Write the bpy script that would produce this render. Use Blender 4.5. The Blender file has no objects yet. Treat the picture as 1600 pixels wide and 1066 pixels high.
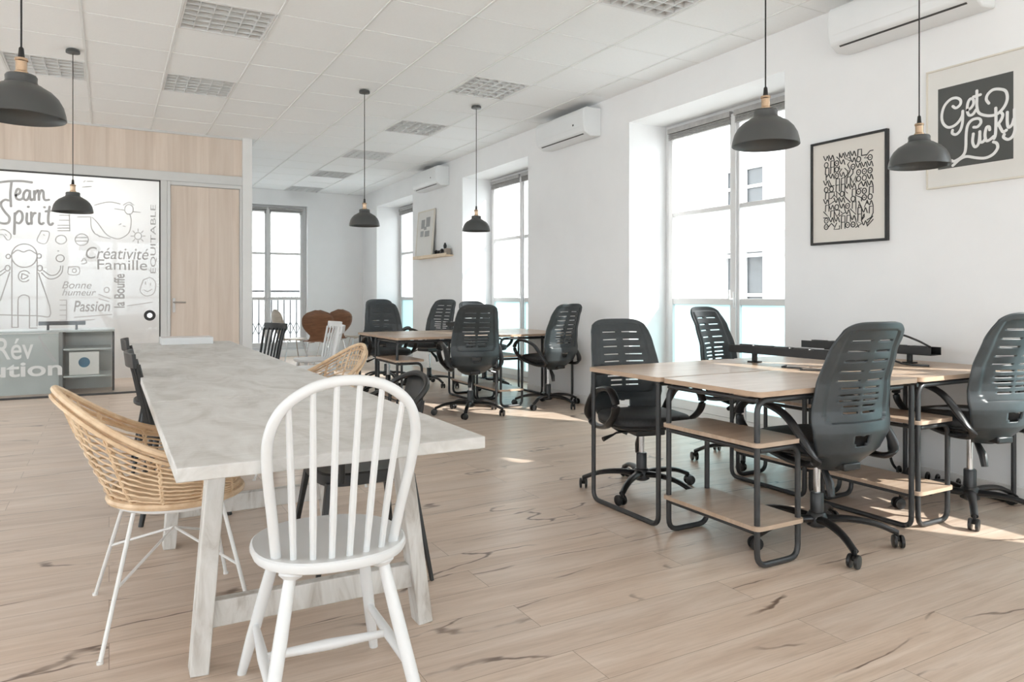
import bpy, math, random
from mathutils import Vector, Matrix
random.seed(7)
C = bpy.context.scene.collection
PI = math.pi
def R(a): return math.radians(a)

# ------------------------------------------------------------------ materials
def mat(name, col, rough=.5, metal=0., spec=.5, coat=0.):
    m = bpy.data.materials.new(name); m.use_nodes = True
    b = m.node_tree.nodes['Principled BSDF']
    b.inputs['Base Color'].default_value = (*col, 1)
    b.inputs['Roughness'].default_value = rough
    b.inputs['Metallic'].default_value = metal
    b.inputs['Specular IOR Level'].default_value = spec
    b.inputs['Coat Weight'].default_value = coat
    return m
def nd(m, t, **k):
    n = m.node_tree.nodes.new(t)
    for a, v in k.items(): setattr(n, a, v)
    return n
def lk(m, a, b): m.node_tree.links.new(a, b)
def ramp(m, stops):
    r = nd(m, 'ShaderNodeValToRGB'); e = r.color_ramp.elements
    while len(e) < len(stops): e.new(.5)
    for i, (p, c) in enumerate(stops):
        e[i].position = p; e[i].color = (*c, 1) if len(c) == 3 else c
    return r
def mapped(m, scale, loc=(0,0,0), rot=(0,0,0)):
    tc = nd(m, 'ShaderNodeTexCoord'); mp = nd(m, 'ShaderNodeMapping')
    mp.inputs['Scale'].default_value = scale; mp.inputs['Location'].default_value = loc; mp.inputs['Rotation'].default_value = rot
    lk(m, tc.outputs['Object'], mp.inputs['Vector']); return mp.outputs['Vector']
def noise(m, vec, scale, detail=4, rough=.55, dist=0.):
    n = nd(m, 'ShaderNodeTexNoise'); n.inputs['Scale'].default_value = scale; n.inputs['Detail'].default_value = detail
    n.inputs['Roughness'].default_value = rough; n.inputs['Distortion'].default_value = dist
    lk(m, vec, n.inputs['Vector']); return n.outputs['Fac']
def mix(m, fac, a, b, mode='MIX'):
    x = nd(m, 'ShaderNodeMix', data_type='RGBA', blend_type=mode)
    for sock, v in ((x.inputs[0], fac), (x.inputs[6], a), (x.inputs[7], b)):
        if isinstance(v, (int, float)): sock.default_value = v
        elif isinstance(v, tuple): sock.default_value = (*v, 1)
        else: lk(m, v, sock)
    return x.outputs[2]
def base(m): return m.node_tree.nodes['Principled BSDF']
def speckle(m, c1, c2, scale=6, bump=0., vscale=(1,1,1)):
    v = mapped(m, vscale); n = noise(m, v, scale)
    r = ramp(m, [(.3, c1), (.7, c2)]); lk(m, n, r.inputs[0]); lk(m, r.outputs[0], base(m).inputs['Base Color'])
    if bump:
        b = nd(m, 'ShaderNodeBump'); b.inputs['Strength'].default_value = bump; b.inputs['Distance'].default_value = .004
        lk(m, n, b.inputs['Height']); lk(m, b.outputs[0], base(m).inputs['Normal'])
    return m
def pmat(name, col, rough=.5, metal=0., spec=.5, coat=0., var=.06, scale=5):
    m = mat(name, col, rough, metal, spec, coat)
    return speckle(m, tuple(c*(1-var) for c in col), tuple(min(1, c*(1+var)) for c in col), scale)

WALL = pmat('wall_paint', (.85,.855,.86), .7, var=.015, scale=3)
CEIL = pmat('ceiling_tile', (.915,.93,.94), .8, var=.012, scale=60)
GRID = pmat('ceiling_t_bar', (.80,.81,.81), .5, var=.02)
SEAM = pmat('tile_seam', (.82,.83,.83), .7, var=.02)
TRIM = pmat('white_gloss_paint', (.80,.80,.79), .4, var=.02)
PGREY = pmat('partition_grey_profile', (.66,.66,.65), .4, var=.02)
BLACK = pmat('black_powder_coat', (.013,.013,.013), .42, var=.2)
TUBE = pmat('dark_grey_tube', (.045,.046,.048), .38, metal=.3, var=.12)
SHELL = pmat('charcoal_plastic', (.034,.041,.045), .38, spec=.55, var=.12, scale=30)
CUSH = pmat('black_seat_fabric', (.028,.029,.031), .62, var=.3, scale=90)
PLAST = pmat('black_gloss_plastic', (.016,.016,.017), .3, var=.15)
WINF = pmat('pale_grey_window_paint', (.68,.68,.68), .4, var=.02)
NICKEL = pmat('satin_nickel', (.42,.40,.38), .35, metal=.8)
CHROME = pmat('chrome', (.75,.75,.76), .16, metal=1., var=.03)
BRASS = pmat('aged_brass', (.58,.42,.29), .25, metal=.9, var=.12, scale=30)
PEND = pmat('matte_graphite_enamel', (.062,.064,.063), .36, spec=.5, var=.1)
PENDI = pmat('graphite_inner_enamel', (.035,.035,.036), .5, var=.1)
WHITEP = pmat('white_lacquer', (.72,.73,.735), .32, coat=.15, var=.02)
WIREW = pmat('white_metal', (.75,.75,.74), .35, var=.03)
ACW = pmat('white_plastic', (.80,.82,.83), .35, var=.015)
DARK = pmat('dark_slot', (.06,.06,.06), .6, var=.1)
LOUV = pmat('louvre_aluminium', (.76,.77,.77), .35, metal=.1, var=.03)
LAMPW = pmat('luminaire_white', (.78,.78,.78), .5, var=.02)
RATTAN = mat('rattan', (.6,.4,.22), .5); speckle(RATTAN, (.56,.38,.23), (.78,.60,.41), 18, .3)
BROWN = mat('brown_veneer', (.2,.09,.045), .35); speckle(BROWN, (.15,.065,.035), (.24,.115,.06), 9, 0, (1,1,6))
BEIGE = mat('beige_veneer', (.5,.43,.36), .4); speckle(BEIGE, (.46,.39,.32), (.58,.50,.42), 9, 0, (1,1,6))
FACADE = pmat('pale_render', (.86,.86,.85), .8, var=.03, scale=1)
FACADE2 = pmat('pale_stone_moulding', (.78,.78,.78), .8, var=.03, scale=2)
GREYWIN = pmat('grey_pane', (.16,.17,.18), .3, var=.05)
PRINT = pmat('grey_film_lettering', (.46,.46,.46), .6, var=.05)
PRINTL = pmat('pale_grey_film_lettering', (.56,.56,.56), .6, var=.05)
PALEF = pmat('pale_film_lettering', (.70,.71,.70), .6, var=.02)
INK = pmat('black_ink', (.025,.025,.025), .6, var=.1)
PAPER = pmat('cream_paper', (.72,.69,.64), .7, var=.02)
PAPERW = pmat('white_mount', (.74,.73,.70), .7, var=.02)
CREAMF = pmat('pale_wood_frame', (.70,.66,.58), .5, var=.05)
SLATE = pmat('slate_print', (.075,.078,.075), .6, var=.05)
WHITEI = pmat('white_ink', (.80,.80,.79), .6, var=.02)
GREYP = pmat('pale_grey_green_laminate', (.50,.535,.525), .4, var=.05)
BLUE = pmat('blue_sticker', (.03,.13,.22), .5, var=.1)
IRON = pmat('wrought_iron', (.10,.10,.11), .5, var=.1)
GROUND = pmat('street_paving', (.55,.55,.54), .9, var=.1)
PINE = mat('pale_pine', (.7,.55,.38), .5); speckle(PINE, (.64,.49,.33), (.76,.62,.45), 8, 0, (1,6,1))

# oak laminate floor, planks along x
FLOOR = mat('oak_laminate', (.5,.4,.3), .33, spec=.45)
def build_floor(m):
    v = mapped(m, (1,1,1))
    br = nd(m, 'ShaderNodeTexBrick'); br.offset = .37; br.inputs['Scale'].default_value = 1
    br.inputs['Mortar Size'].default_value = .0012; br.inputs['Mortar Smooth'].default_value = .3
    br.inputs['Brick Width'].default_value = 1.29; br.inputs['Row Height'].default_value = .193
    br.inputs['Color1'].default_value = (.0,.0,.0,1); br.inputs['Color2'].default_value = (1,1,1,1); br.inputs['Mortar'].default_value = (.5,.5,.5,1)
    lk(m, v, br.inputs['Vector'])
    # per-plank offset of the grain
    vm = nd(m, 'ShaderNodeVectorMath', operation='MULTIPLY_ADD')
    lk(m, br.outputs['Color'], vm.inputs[0]); vm.inputs[1].default_value = (3.1, 1.7, 0); lk(m, v, vm.inputs[2])
    def sc(s):
        mp = nd(m, 'ShaderNodeMapping'); mp.inputs['Scale'].default_value = s; lk(m, vm.outputs[0], mp.inputs['Vector']); return mp.outputs[0]
    g1 = noise(m, sc((.8, 7, 1)), 1.6, 6, .6, .8)
    g2 = noise(m, sc((2.2, 46, 1)), 2.0, 5, .65, .3)
    r1 = ramp(m, [(.26, (.50,.38,.295)), (.47, (.61,.485,.39)), (.70, (.695,.58,.49))]); lk(m, g1, r1.inputs[0])
    r2 = ramp(m, [(.28, (.80,.77,.74)), (.55, (1.,1.,1.))]); lk(m, g2, r2.inputs[0])
    c = mix(m, .75, r1.outputs[0], r2.outputs[0], 'MULTIPLY')
    tint = ramp(m, [(0, (.94,.94,.945)), (1, (1.03,1.02,1.01))]); lk(m, br.outputs['Color'], tint.inputs[0])
    c = mix(m, 1., c, tint.outputs[0], 'MULTIPLY')
    # dark open cracks running along the boards
    w_ = nd(m, 'ShaderNodeTexNoise'); w_.inputs['Scale'].default_value = 2.2; w_.inputs['Detail'].default_value = 4; lk(m, sc((.8, 2.2, 1)), w_.inputs['Vector'])
    wa = nd(m, 'ShaderNodeVectorMath', operation='MULTIPLY_ADD'); lk(m, w_.outputs['Color'], wa.inputs[0]); wa.inputs[1].default_value = (.5, .42, 0); lk(m, sc((.42, 3.3, 1)), wa.inputs[2])
    vo = nd(m, 'ShaderNodeTexVoronoi', feature='DISTANCE_TO_EDGE', voronoi_dimensions='2D'); vo.inputs['Scale'].default_value = 1.; lk(m, wa.outputs[0], vo.inputs['Vector'])
    rc = ramp(m, [(.005, (1,1,1)), (.016, (0,0,0))]); lk(m, vo.outputs['Distance'], rc.inputs[0])
    msk = noise(m, sc((1.1, 1.9, 1)), 1.5, 3); rm = ramp(m, [(.485, (0,0,0)), (.57, (1,1,1))]); lk(m, msk, rm.inputs[0])
    cm = mix(m, 1., rc.outputs[0], rm.outputs[0], 'MULTIPLY')
    c = mix(m, cm, c, (.17,.115,.085))
    c = mix(m, br.outputs['Fac'], c, (.26,.19,.14))
    lk(m, c, base(m).inputs['Base Color'])
    rr = ramp(m, [(.3, (.28,.28,.28)), (.7, (.42,.42,.42))]); lk(m, g2, rr.inputs[0]); lk(m, rr.outputs[0], base(m).inputs['Roughness'])
build_floor(FLOOR)

def veneer(name, a, b, c, vs, rough=.5, bands=None):
    m = mat(name, b, rough); v = mapped(m, vs)
    n = noise(m, v, 1.6, 6, .6, .6); r = ramp(m, [(.3, a), (.5, b), (.72, c)]); lk(m, n, r.inputs[0])
    col = r.outputs[0]
    if bands:
        bt = nd(m, 'ShaderNodeTexNoise'); bt.inputs['Scale'].default_value = 1; bt.inputs['Detail'].default_value = 0
        lk(m, mapped(m, bands), bt.inputs['Vector']); rb = ramp(m, [(.35, (.96,.955,.95)), (.6, (1.02,1.02,1.02))]); rb.color_ramp.interpolation = 'CONSTANT'
        lk(m, bt.outputs['Fac'], rb.inputs[0]); col = mix(m, 1., col, rb.outputs[0], 'MULTIPLY')
    lk(m, col, base(m).inputs['Base Color']); return m
PANEL = veneer('light_oak_panel', (.66,.545,.455), (.72,.61,.52), (.77,.67,.585), (9,9,.5), .5, (4.5,4.5,.02))
DESKW = veneer('oak_desk_top', (.40,.285,.20), (.47,.35,.26), (.54,.42,.33), (2,14,4), .32)
EDGEW = veneer('oak_edge_band', (.42,.29,.20), (.48,.34,.24), (.54,.40,.29), (3,3,20), .45)
WASH = mat('whitewashed_planks', (.55,.55,.53), .55)
def build_wash(m):
    v = mapped(m, (1,1,1)); a = noise(m, mapped(m, (3,1.2,3)), 2.2, 7, .62, 1.2)
    r = ramp(m, [(.32, (.50,.485,.455)), (.5, (.62,.61,.59)), (.7, (.70,.70,.685))]); lk(m, a, r.inputs[0])
    b = noise(m, mapped(m, (1,24,1)), 3., 5, .6, .5); rb = ramp(m, [(.3, (.88,.87,.86)), (.6, (1,1,1))]); lk(m, b, rb.inputs[0])
    c = mix(m, .8, r.outputs[0], rb.outputs[0], 'MULTIPLY')
    k = noise(m, mapped(m, (2.2,5,2)), 2.4, 2, .5, .4); rk = ramp(m, [(.755, (0,0,0)), (.79, (1,1,1))]); lk(m, k, rk.inputs[0])
    c = mix(m, rk.outputs[0], c, (.22,.20,.18))
    lk(m, c, base(m).inputs['Base Color'])
build_wash(WASH)
WASHL = mat('whitewashed_legs', (.5,.49,.46), .6)
def build_washl(m):
    a = noise(m, mapped(m, (6,6,1.4)), 3., 6, .6, .8)
    r = ramp(m, [(.3, (.38,.34,.30)), (.48, (.58,.56,.53)), (.7, (.68,.67,.65))]); lk(m, a, r.inputs[0])
    lk(m, r.outputs[0], base(m).inputs['Base Color'])
build_washl(WASHL)

def glass_mat(name, tint=(1,1,1), refl=.08):
    m = bpy.data.materials.new(name); m.use_nodes = True; nt = m.node_tree; nt.nodes.clear()
    o = nd(m, 'ShaderNodeOutputMaterial'); t = nd(m, 'ShaderNodeBsdfTransparent'); g = nd(m, 'ShaderNodeBsdfGlossy'); mx = nd(m, 'ShaderNodeMixShader')
    t.inputs[0].default_value = (*tint, 1); g.inputs['Roughness'].default_value = .03
    mx.inputs[0].default_value = refl
    lk(m, t.outputs[0], mx.inputs[1]); lk(m, g.outputs[0], mx.inputs[2]); lk(m, mx.outputs[0], o.inputs[0]); return m
GLASS = glass_mat('window_glass', (.98,.99,.99), .05)
PGLASS = glass_mat('partition_glass', (.96,.97,.97), .03)
def film_mat(name, col, tr):
    m = bpy.data.materials.new(name); m.use_nodes = True; nt = m.node_tree; nt.nodes.clear()
    o = nd(m, 'ShaderNodeOutputMaterial'); t = nd(m, 'ShaderNodeBsdfTranslucent'); d = nd(m, 'ShaderNodeBsdfDiffuse'); p = nd(m, 'ShaderNodeBsdfTransparent')
    v = mapped(m, (1,1,1)); n = noise(m, v, 1.2, 2); r = ramp(m, [(.35, tuple(c*.96 for c in col)), (.65, col)]); lk(m, n, r.inputs[0])
    for s in (t, d): lk(m, r.outputs[0], s.inputs[0])
    p.inputs[0].default_value = (*col, 1)
    a = nd(m, 'ShaderNodeMixShader'); b = nd(m, 'ShaderNodeMixShader'); a.inputs[0].default_value = .4; b.inputs[0].default_value = tr
    lk(m, t.outputs[0], a.inputs[1]); lk(m, d.outputs[0], a.inputs[2]); lk(m, a.outputs[0], b.inputs[1]); lk(m, p.outputs[0], b.inputs[2]); lk(m, b.outputs[0], o.inputs[0]); return m
FILM = film_mat('turquoise_window_film', (.74,.90,.92), .25)
def emis(name, col, s):
    m = bpy.data.materials.new(name); m.use_nodes = True; nt = m.node_tree; nt.nodes.clear()
    o = nd(m, 'ShaderNodeOutputMaterial'); e = nd(m, 'ShaderNodeEmission'); e.inputs[0].default_value = (*col, 1); e.inputs[1].default_value = s
    lk(m, e.outputs[0], o.inputs[0]); return m

# ------------------------------------------------------------------ mesh building
def smooth_path(pts, closed=False, k=6):
    P = [Vector(p) for p in pts]; n = len(P); out = []
    rng = range(n if closed else n-1)
    for i in rng:
        p1, p2 = P[i], P[(i+1) % n]
        p0 = P[i-1] if (closed or i > 0) else p1*2-p2
        p3 = P[(i+2) % n] if (closed or i+2 < n) else p2*2-p1
        for j in range(k):
            t = j/k
            out.append(.5*((2*p1)+(p2-p0)*t+(2*p0-5*p1+4*p2-p3)*t*t+(3*p1-p0-3*p2+p3)*t**3))
    if not closed: out.append(P[-1])
    return out
def round_path(pts, r, k=5, closed=False):
    """polyline with circular-looking rounded corners"""
    P = [Vector(p) for p in pts]; n = len(P); out = []
    for i in range(n):
        if not closed and i in (0, n-1): out.append(P[i]); continue
        a, b, c = P[i-1], P[i], P[(i+1) % n]
        u = (a-b); w = (c-b); rr = min(r, u.length*.49, w.length*.49)
        p, q = b+u.normalized()*rr, b+w.normalized()*rr
        for j in range(k+1):
            t = j/k; out.append((1-t)**2*p+2*t*(1-t)*b+t*t*q)
    return out
class MB:
    def __init__(s): s.v = []; s.f = []; s.k = 0
    def add(s, vs, fs, M=None):
        o = len(s.v)
        for p in vs:
            p = Vector(p); s.v.append(tuple(M @ p if M else p))
        s.f += [tuple(o+i for i in f) for f in fs]; return s
    def box(s, x0, x1, y0, y1, z0, z1, M=None):
        vs = [(x,y,z) for x in (x0,x1) for y in (y0,y1) for z in (z0,z1)]
        return s.add(vs, [(0,1,3,2),(4,6,7,5),(0,4,5,1),(2,3,7,6),(0,2,6,4),(1,5,7,3)], M)
    def bar(s, a, b, w, h, w2=None, h2=None, up=(0,0,1)):
        a, b = Vector(a), Vector(b); d = (b-a).normalized(); u = Vector(up)
        if abs(d.dot(u)) > .98: u = Vector((0,1,0))
        r = d.cross(u).normalized(); t = r.cross(d).normalized(); vs = []
        for p, ww, hh in ((a, w, h), (b, w2 or w, h2 or h)):
            for i, j in ((-1,-1),(1,-1),(1,1),(-1,1)): vs.append(p+r*ww/2*i+t*hh/2*j)
        return s.add(vs, [(3,2,1,0),(4,5,6,7),(0,1,5,4),(1,2,6,5),(2,3,7,6),(3,0,4,7)])
    def tube(s, pts, r, n=8, closed=False, flat=1., up=None):
        P = [Vector(p) for p in pts]; m = len(P); rs = r if isinstance(r, (list, tuple)) else [r]*m
        if len(rs) != m: rs = [rs[0]+(rs[-1]-rs[0])*i/(m-1) for i in range(m)] if len(rs) == 2 else [rs[min(len(rs)-1, int(i*len(rs)/m))] for i in range(m)]
        T = []
        for i in range(m):
            a = P[i-1] if (closed or i) else P[i]; b = P[(i+1) % m] if (closed or i < m-1) else P[i]
            T.append((b-a).normalized() if (b-a).length > 1e-9 else Vector((0,0,1)))
        u = Vector(up) if up else (Vector((0,0,1)) if abs(T[0].z) < .9 else Vector((0,1,0)))
        vs = []
        for i in range(m):
            u = (Vector(up) if up else u); u = u-T[i]*u.dot(T[i])
            if u.length < 1e-6: u = Vector((1,0,0))-T[i]*T[i].x
            u.normalize(); w = T[i].cross(u)
            for j in range(n):
                a = 2*PI*j/n; vs.append(P[i]+u*math.cos(a)*rs[i]*flat+w*math.sin(a)*rs[i])
        fs = []
        for i in range(m if closed else m-1):
            for j in range(n):
                a, b = i*n+j, i*n+(j+1) % n; c, d = ((i+1) % m)*n+(j+1) % n, ((i+1) % m)*n+j
                fs.append((a,b,c,d))
        if not closed: fs += [tuple(range(n))[::-1], tuple((m-1)*n+j for j in range(n))]
        return s.add(vs, fs)
    def lathe(s, prof, c=(0,0,0), n=24, M=None, cap=True):
        vs = []; fs = []; m = len(prof)
        for r, z in prof:
            for j in range(n):
                a = 2*PI*j/n; vs.append((c[0]+r*math.cos(a), c[1]+r*math.sin(a), c[2]+z))
        for i in range(m-1):
            for j in range(n):
                fs.append((i*n+j, i*n+(j+1) % n, (i+1)*n+(j+1) % n, (i+1)*n+j))
        if cap: fs += [tuple(range(n))[::-1], tuple((m-1)*n+j for j in range(n))]
        return s.add(vs, fs, M)
    def layers(s, outline, lv, M=None):
        """outline [(x,y)]; lv [(scale, z, dy)] stacked"""
        n = len(outline); vs = []; fs = []
        for l in lv:
            for x, y in outline: vs.append((x*l[0], y*l[0]+(l[2] if len(l) > 2 else 0), l[1]))
        for i in range(len(lv)-1):
            for j in range(n): fs.append((i*n+j, i*n+(j+1) % n, (i+1)*n+(j+1) % n, (i+1)*n+j))
        fs += [tuple(range(n))[::-1], tuple((len(lv)-1)*n+j for j in range(n))]
        return s.add(vs, fs, M)
    def ribbon(s, pts2, w, fn, th=.0012, k=5, raw=False):
        """flat stroke of width w along 2D points; fn(u,v,h) -> 3D"""
        P = [Vector((p[0], p[1], 0)) for p in pts2]
        if not raw and len(P) > 2: P = smooth_path(P, k=k)
        n = len(P); L = []; s.k += 1; th = th+(s.k % 13)*.00012
        for i in range(n):
            t = P[min(i+1, n-1)]-P[max(i-1, 0)]
            if t.length < 1e-9: t = Vector((1,0,0))
            t.normalize(); q = Vector((-t.y, t.x, 0))*w/2; L.append((P[i]+q, P[i]-q))
        e = (P[0]-P[1]).normalized()*w*.35; L.insert(0, (L[0][0]*.75+L[0][1]*.25+e, L[0][1]*.75+L[0][0]*.25+e))
        e = (P[-1]-P[-2]).normalized()*w*.35; L.append((L[-1][0]*.75+L[-1][1]*.25+e, L[-1][1]*.75+L[-1][0]*.25+e))
        vs = []; fs = []; n = len(L)
        for a, b in L:
            for p in (a, b): vs += [fn(p.x, p.y, 0), fn(p.x, p.y, th)]
        for i in range(n-1):
            a = i*4; fs += [(a,a+4,a+5,a+1), (a+1,a+5,a+7,a+3), (a+3,a+7,a+6,a+2), (a+2,a+6,a+4,a)]
        fs += [(0,1,3,2), ((n-1)*4, (n-1)*4+2, (n-1)*4+3, (n-1)*4+1)]
        return s.add(vs, fs)
    def build(s, name, m, parent=None, bevel=0, label=None, sharp=38, seg=2):
        me = bpy.data.meshes.new(name); me.from_pydata(s.v, [], s.f); me.materials.append(m)
        me.polygons.foreach_set('use_smooth', [True]*len(me.polygons)); me.set_sharp_from_angle(angle=R(sharp)); me.update()
        o = bpy.data.objects.new(name, me); C.objects.link(o)
        if parent: o.parent = parent
        if bevel:
            b = o.modifiers.new('bevel', 'BEVEL'); b.width = bevel; b.segments = seg; b.limit_method = 'ANGLE'; b.angle_limit = R(40)
        if label: o['label'] = label
        return o
def fixnormals(o):
    import bmesh
    bm = bmesh.new(); bm.from_mesh(o.data); bmesh.ops.recalc_face_normals(bm, faces=bm.faces); bm.to_mesh(o.data); bm.free(); return o
def tag(o, label, cat, group=None):
    o['label'] = label; o['category'] = cat
    if group: o['group'] = group
    return o
def empty(name, loc=(0,0,0), rz=0, label=None, cat=None, group=None):
    o = bpy.data.objects.new(name, None); C.objects.link(o); o.location = loc; o.rotation_euler = (0,0,R(rz)); o.empty_display_size = .1
    if label: tag(o, label, cat, group)
    return o
def struct(o): o['kind'] = 'structure'; return o
def kids(o): return [c for c in bpy.data.objects if c.parent == o]
def copy_tree(o, parent=None):
    c = o.copy(); C.objects.link(c); c.parent = parent
    for ch in kids(o): copy_tree(ch, c)
    return c
def place(proto, first, loc, rz, label, dz=0, upper=()):
    o = proto if first else copy_tree(proto)
    o.location = loc; o.rotation_euler = (0,0,R(rz)); o['label'] = label
    if dz:
        for ch in kids(o):
            if ch.name.split('.')[0] in upper: ch.location.z += dz
    return o
# handwriting strokes and word boxes, in wall coordinates
lucky=[[[2.469,2.238],[2.45,2.223],[2.426,2.237],[2.424,2.262],[2.447,2.281],[2.482,2.28],[2.517,2.249],[2.532,2.199],[2.526,2.153],[2.499,2.121],[2.465,2.12],[2.435,2.139],[2.415,2.169],[2.411,2.198]],[[2.411,2.198],[2.413,2.13],[2.426,2.087],[2.45,2.069],[2.471,2.08],[2.469,2.099]],[[2.387,2.195],[2.366,2.204],[2.351,2.226],[2.354,2.251],[2.37,2.256],[2.383,2.234],[2.386,2.193],[2.376,2.165],[2.355,2.166],[2.336,2.19]],[[2.333,2.296],[2.333,2.249],[2.333,2.207],[2.325,2.171],[2.302,2.151],[2.262,2.137],[2.223,2.14],[2.189,2.17],[2.173,2.211],[2.18,2.253],[2.207,2.272],[2.246,2.279],[2.274,2.26],[2.282,2.233],[2.268,2.207]],[[2.354,2.264],[2.312,2.268]],[[2.352,2.091],[2.33,2.089],[2.312,2.107],[2.315,2.128],[2.334,2.137],[2.363,2.132],[2.384,2.106],[2.392,2.056],[2.394,1.988],[2.402,1.95],[2.426,1.927],[2.46,1.914],[2.476,1.922]],[[2.469,1.889],[2.426,1.921],[2.388,1.93],[2.334,1.913],[2.286,1.905],[2.246,1.919],[2.223,1.949],[2.227,1.976],[2.246,1.988]],[[2.352,2.055],[2.356,2.007],[2.343,1.977],[2.324,1.992],[2.317,2.042],[2.317,2.061]],[[2.317,2.042],[2.315,2.003],[2.302,1.997],[2.288,2.011]],[[2.264,2.057],[2.267,2.076],[2.281,2.074],[2.289,2.036],[2.282,2.001],[2.262,2.004],[2.242,2.019]],[[2.232,2.175],[2.231,2.092],[2.234,2.026],[2.242,2.004]],[[2.23,2.071],[2.206,2.099],[2.196,2.126],[2.203,2.142]],[[2.218,2.081],[2.206,2.053],[2.194,2.033],[2.176,2.041]],[[2.173,2.139],[2.173,2.08],[2.166,2.052],[2.149,2.065],[2.139,2.097]],[[2.137,2.147],[2.136,2.072],[2.134,2.035],[2.146,2.0],[2.169,1.987],[2.192,2.003],[2.188,2.02]]]
team=[[[-1.082,2.332],[-0.949,2.364],[-0.836,2.375],[-0.736,2.367]],[[-0.922,2.357],[-0.932,2.23],[-0.926,2.094]],[[-0.881,2.215],[-0.847,2.245],[-0.847,2.281],[-0.87,2.284],[-0.885,2.233],[-0.877,2.183],[-0.847,2.172],[-0.817,2.192]],[[-0.759,2.264],[-0.782,2.281],[-0.809,2.247],[-0.813,2.192],[-0.79,2.171],[-0.767,2.2],[-0.758,2.241]],[[-0.755,2.277],[-0.756,2.209],[-0.744,2.174],[-0.722,2.189]],[[-0.717,2.276],[-0.713,2.176]],[[-0.712,2.235],[-0.69,2.283],[-0.675,2.27],[-0.673,2.178]],[[-0.671,2.238],[-0.651,2.286],[-0.632,2.273],[-0.628,2.204],[-0.612,2.182],[-0.577,2.189]],[[-0.949,2.156],[-0.979,2.163],[-1.012,2.134],[-1.012,2.089],[-0.979,2.027],[-0.941,1.975],[-0.949,1.92],[-0.986,1.905],[-1.038,1.916]],[[-0.892,2.023],[-0.896,1.796]],[[-0.89,2.005],[-0.858,2.048],[-0.828,2.027],[-0.824,1.963],[-0.851,1.916],[-0.881,1.924]],[[-0.782,2.029],[-0.786,1.947],[-0.771,1.911],[-0.752,1.921]],[[-0.775,2.098],[-0.765,2.099]],[[-0.744,2.041],[-0.74,1.912]],[[-0.738,1.986],[-0.721,2.028],[-0.702,2.034]],[[-0.667,2.036],[-0.671,1.943],[-0.651,1.915],[-0.628,1.931]],[[-0.626,2.103],[-0.616,2.103]],[[-0.573,2.115],[-0.585,2.022],[-0.585,1.938],[-0.565,1.911],[-0.542,1.931]],[[-0.612,2.057],[-0.534,2.071]]]
hero=[[[-0.69,1.568],[-0.696,1.528],[-0.712,1.492],[-0.738,1.463],[-0.771,1.445],[-0.807,1.438],[-0.843,1.443],[-0.875,1.461],[-0.9,1.488],[-0.916,1.523],[-0.922,1.562],[-0.916,1.601],[-0.9,1.637],[-0.875,1.666],[-0.843,1.685],[-0.807,1.692],[-0.771,1.687],[-0.738,1.67],[-0.712,1.643],[-0.696,1.608],[-0.69,1.568]],[[-0.919,1.579],[-0.87,1.623],[-0.814,1.604],[-0.757,1.626],[-0.693,1.585]],[[-0.932,1.553],[-0.936,1.539],[-0.945,1.531],[-0.957,1.53],[-0.967,1.539],[-0.971,1.552],[-0.967,1.566],[-0.957,1.575],[-0.945,1.575],[-0.936,1.567],[-0.932,1.553]],[[-0.651,1.566],[-0.655,1.552],[-0.665,1.543],[-0.677,1.542],[-0.688,1.551],[-0.691,1.565],[-0.688,1.579],[-0.677,1.588],[-0.665,1.588],[-0.655,1.58],[-0.651,1.566]],[[-0.919,1.537],[-0.919,0.786]],[[-0.69,1.543],[-0.69,0.799]],[[-0.919,0.786],[-0.863,0.785]],[[-0.863,0.785],[-0.863,1.073],[-0.842,1.124],[-0.814,1.137],[-0.78,1.127],[-0.76,1.081],[-0.76,0.774]],[[-0.76,0.774],[-0.69,0.773]],[[-0.678,1.38],[-0.563,0.934],[-0.7,0.91],[-1.023,0.923]],[[-0.937,1.385],[-1.023,1.073]],[[-0.65,1.381],[-0.584,1.316],[-0.511,1.327],[-0.46,1.384],[-0.448,1.462]],[[-0.635,1.407],[-0.57,1.356],[-0.511,1.365],[-0.475,1.418],[-0.47,1.461]],[[-0.641,1.432],[-0.645,1.414],[-0.657,1.403],[-0.671,1.402],[-0.683,1.413],[-0.687,1.431],[-0.683,1.45],[-0.671,1.461],[-0.657,1.461],[-0.645,1.45],[-0.641,1.432]],[[-0.935,1.427],[-0.939,1.409],[-0.95,1.398],[-0.964,1.398],[-0.975,1.408],[-0.979,1.426],[-0.975,1.444],[-0.964,1.455],[-0.95,1.455],[-0.939,1.445],[-0.935,1.427]],[[-0.975,1.389],[-1.037,1.333]],[[-0.982,1.418],[-1.037,1.375]],[[-0.766,1.302],[-0.778,1.289],[-0.794,1.282],[-0.811,1.28],[-0.827,1.284],[-0.842,1.294],[-0.853,1.309],[-0.859,1.326],[-0.86,1.346],[-0.856,1.364],[-0.847,1.381],[-0.834,1.393],[-0.818,1.4],[-0.802,1.402],[-0.785,1.397],[-0.771,1.387],[-0.76,1.372]],[[-0.828,1.369],[-0.771,1.341],[-0.828,1.31],[-0.828,1.369]],[[-0.436,1.545],[-0.44,1.529],[-0.451,1.515],[-0.466,1.507],[-0.483,1.507],[-0.499,1.514],[-0.509,1.527],[-0.513,1.543],[-0.509,1.56],[-0.499,1.574],[-0.483,1.581],[-0.466,1.582],[-0.451,1.575],[-0.44,1.562],[-0.436,1.545]],[[-0.497,1.625],[-0.488,1.625]],[[-0.671,0.695],[-0.614,0.522],[-0.526,0.398]],[[-0.678,0.679],[-0.511,0.397]]]
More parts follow.
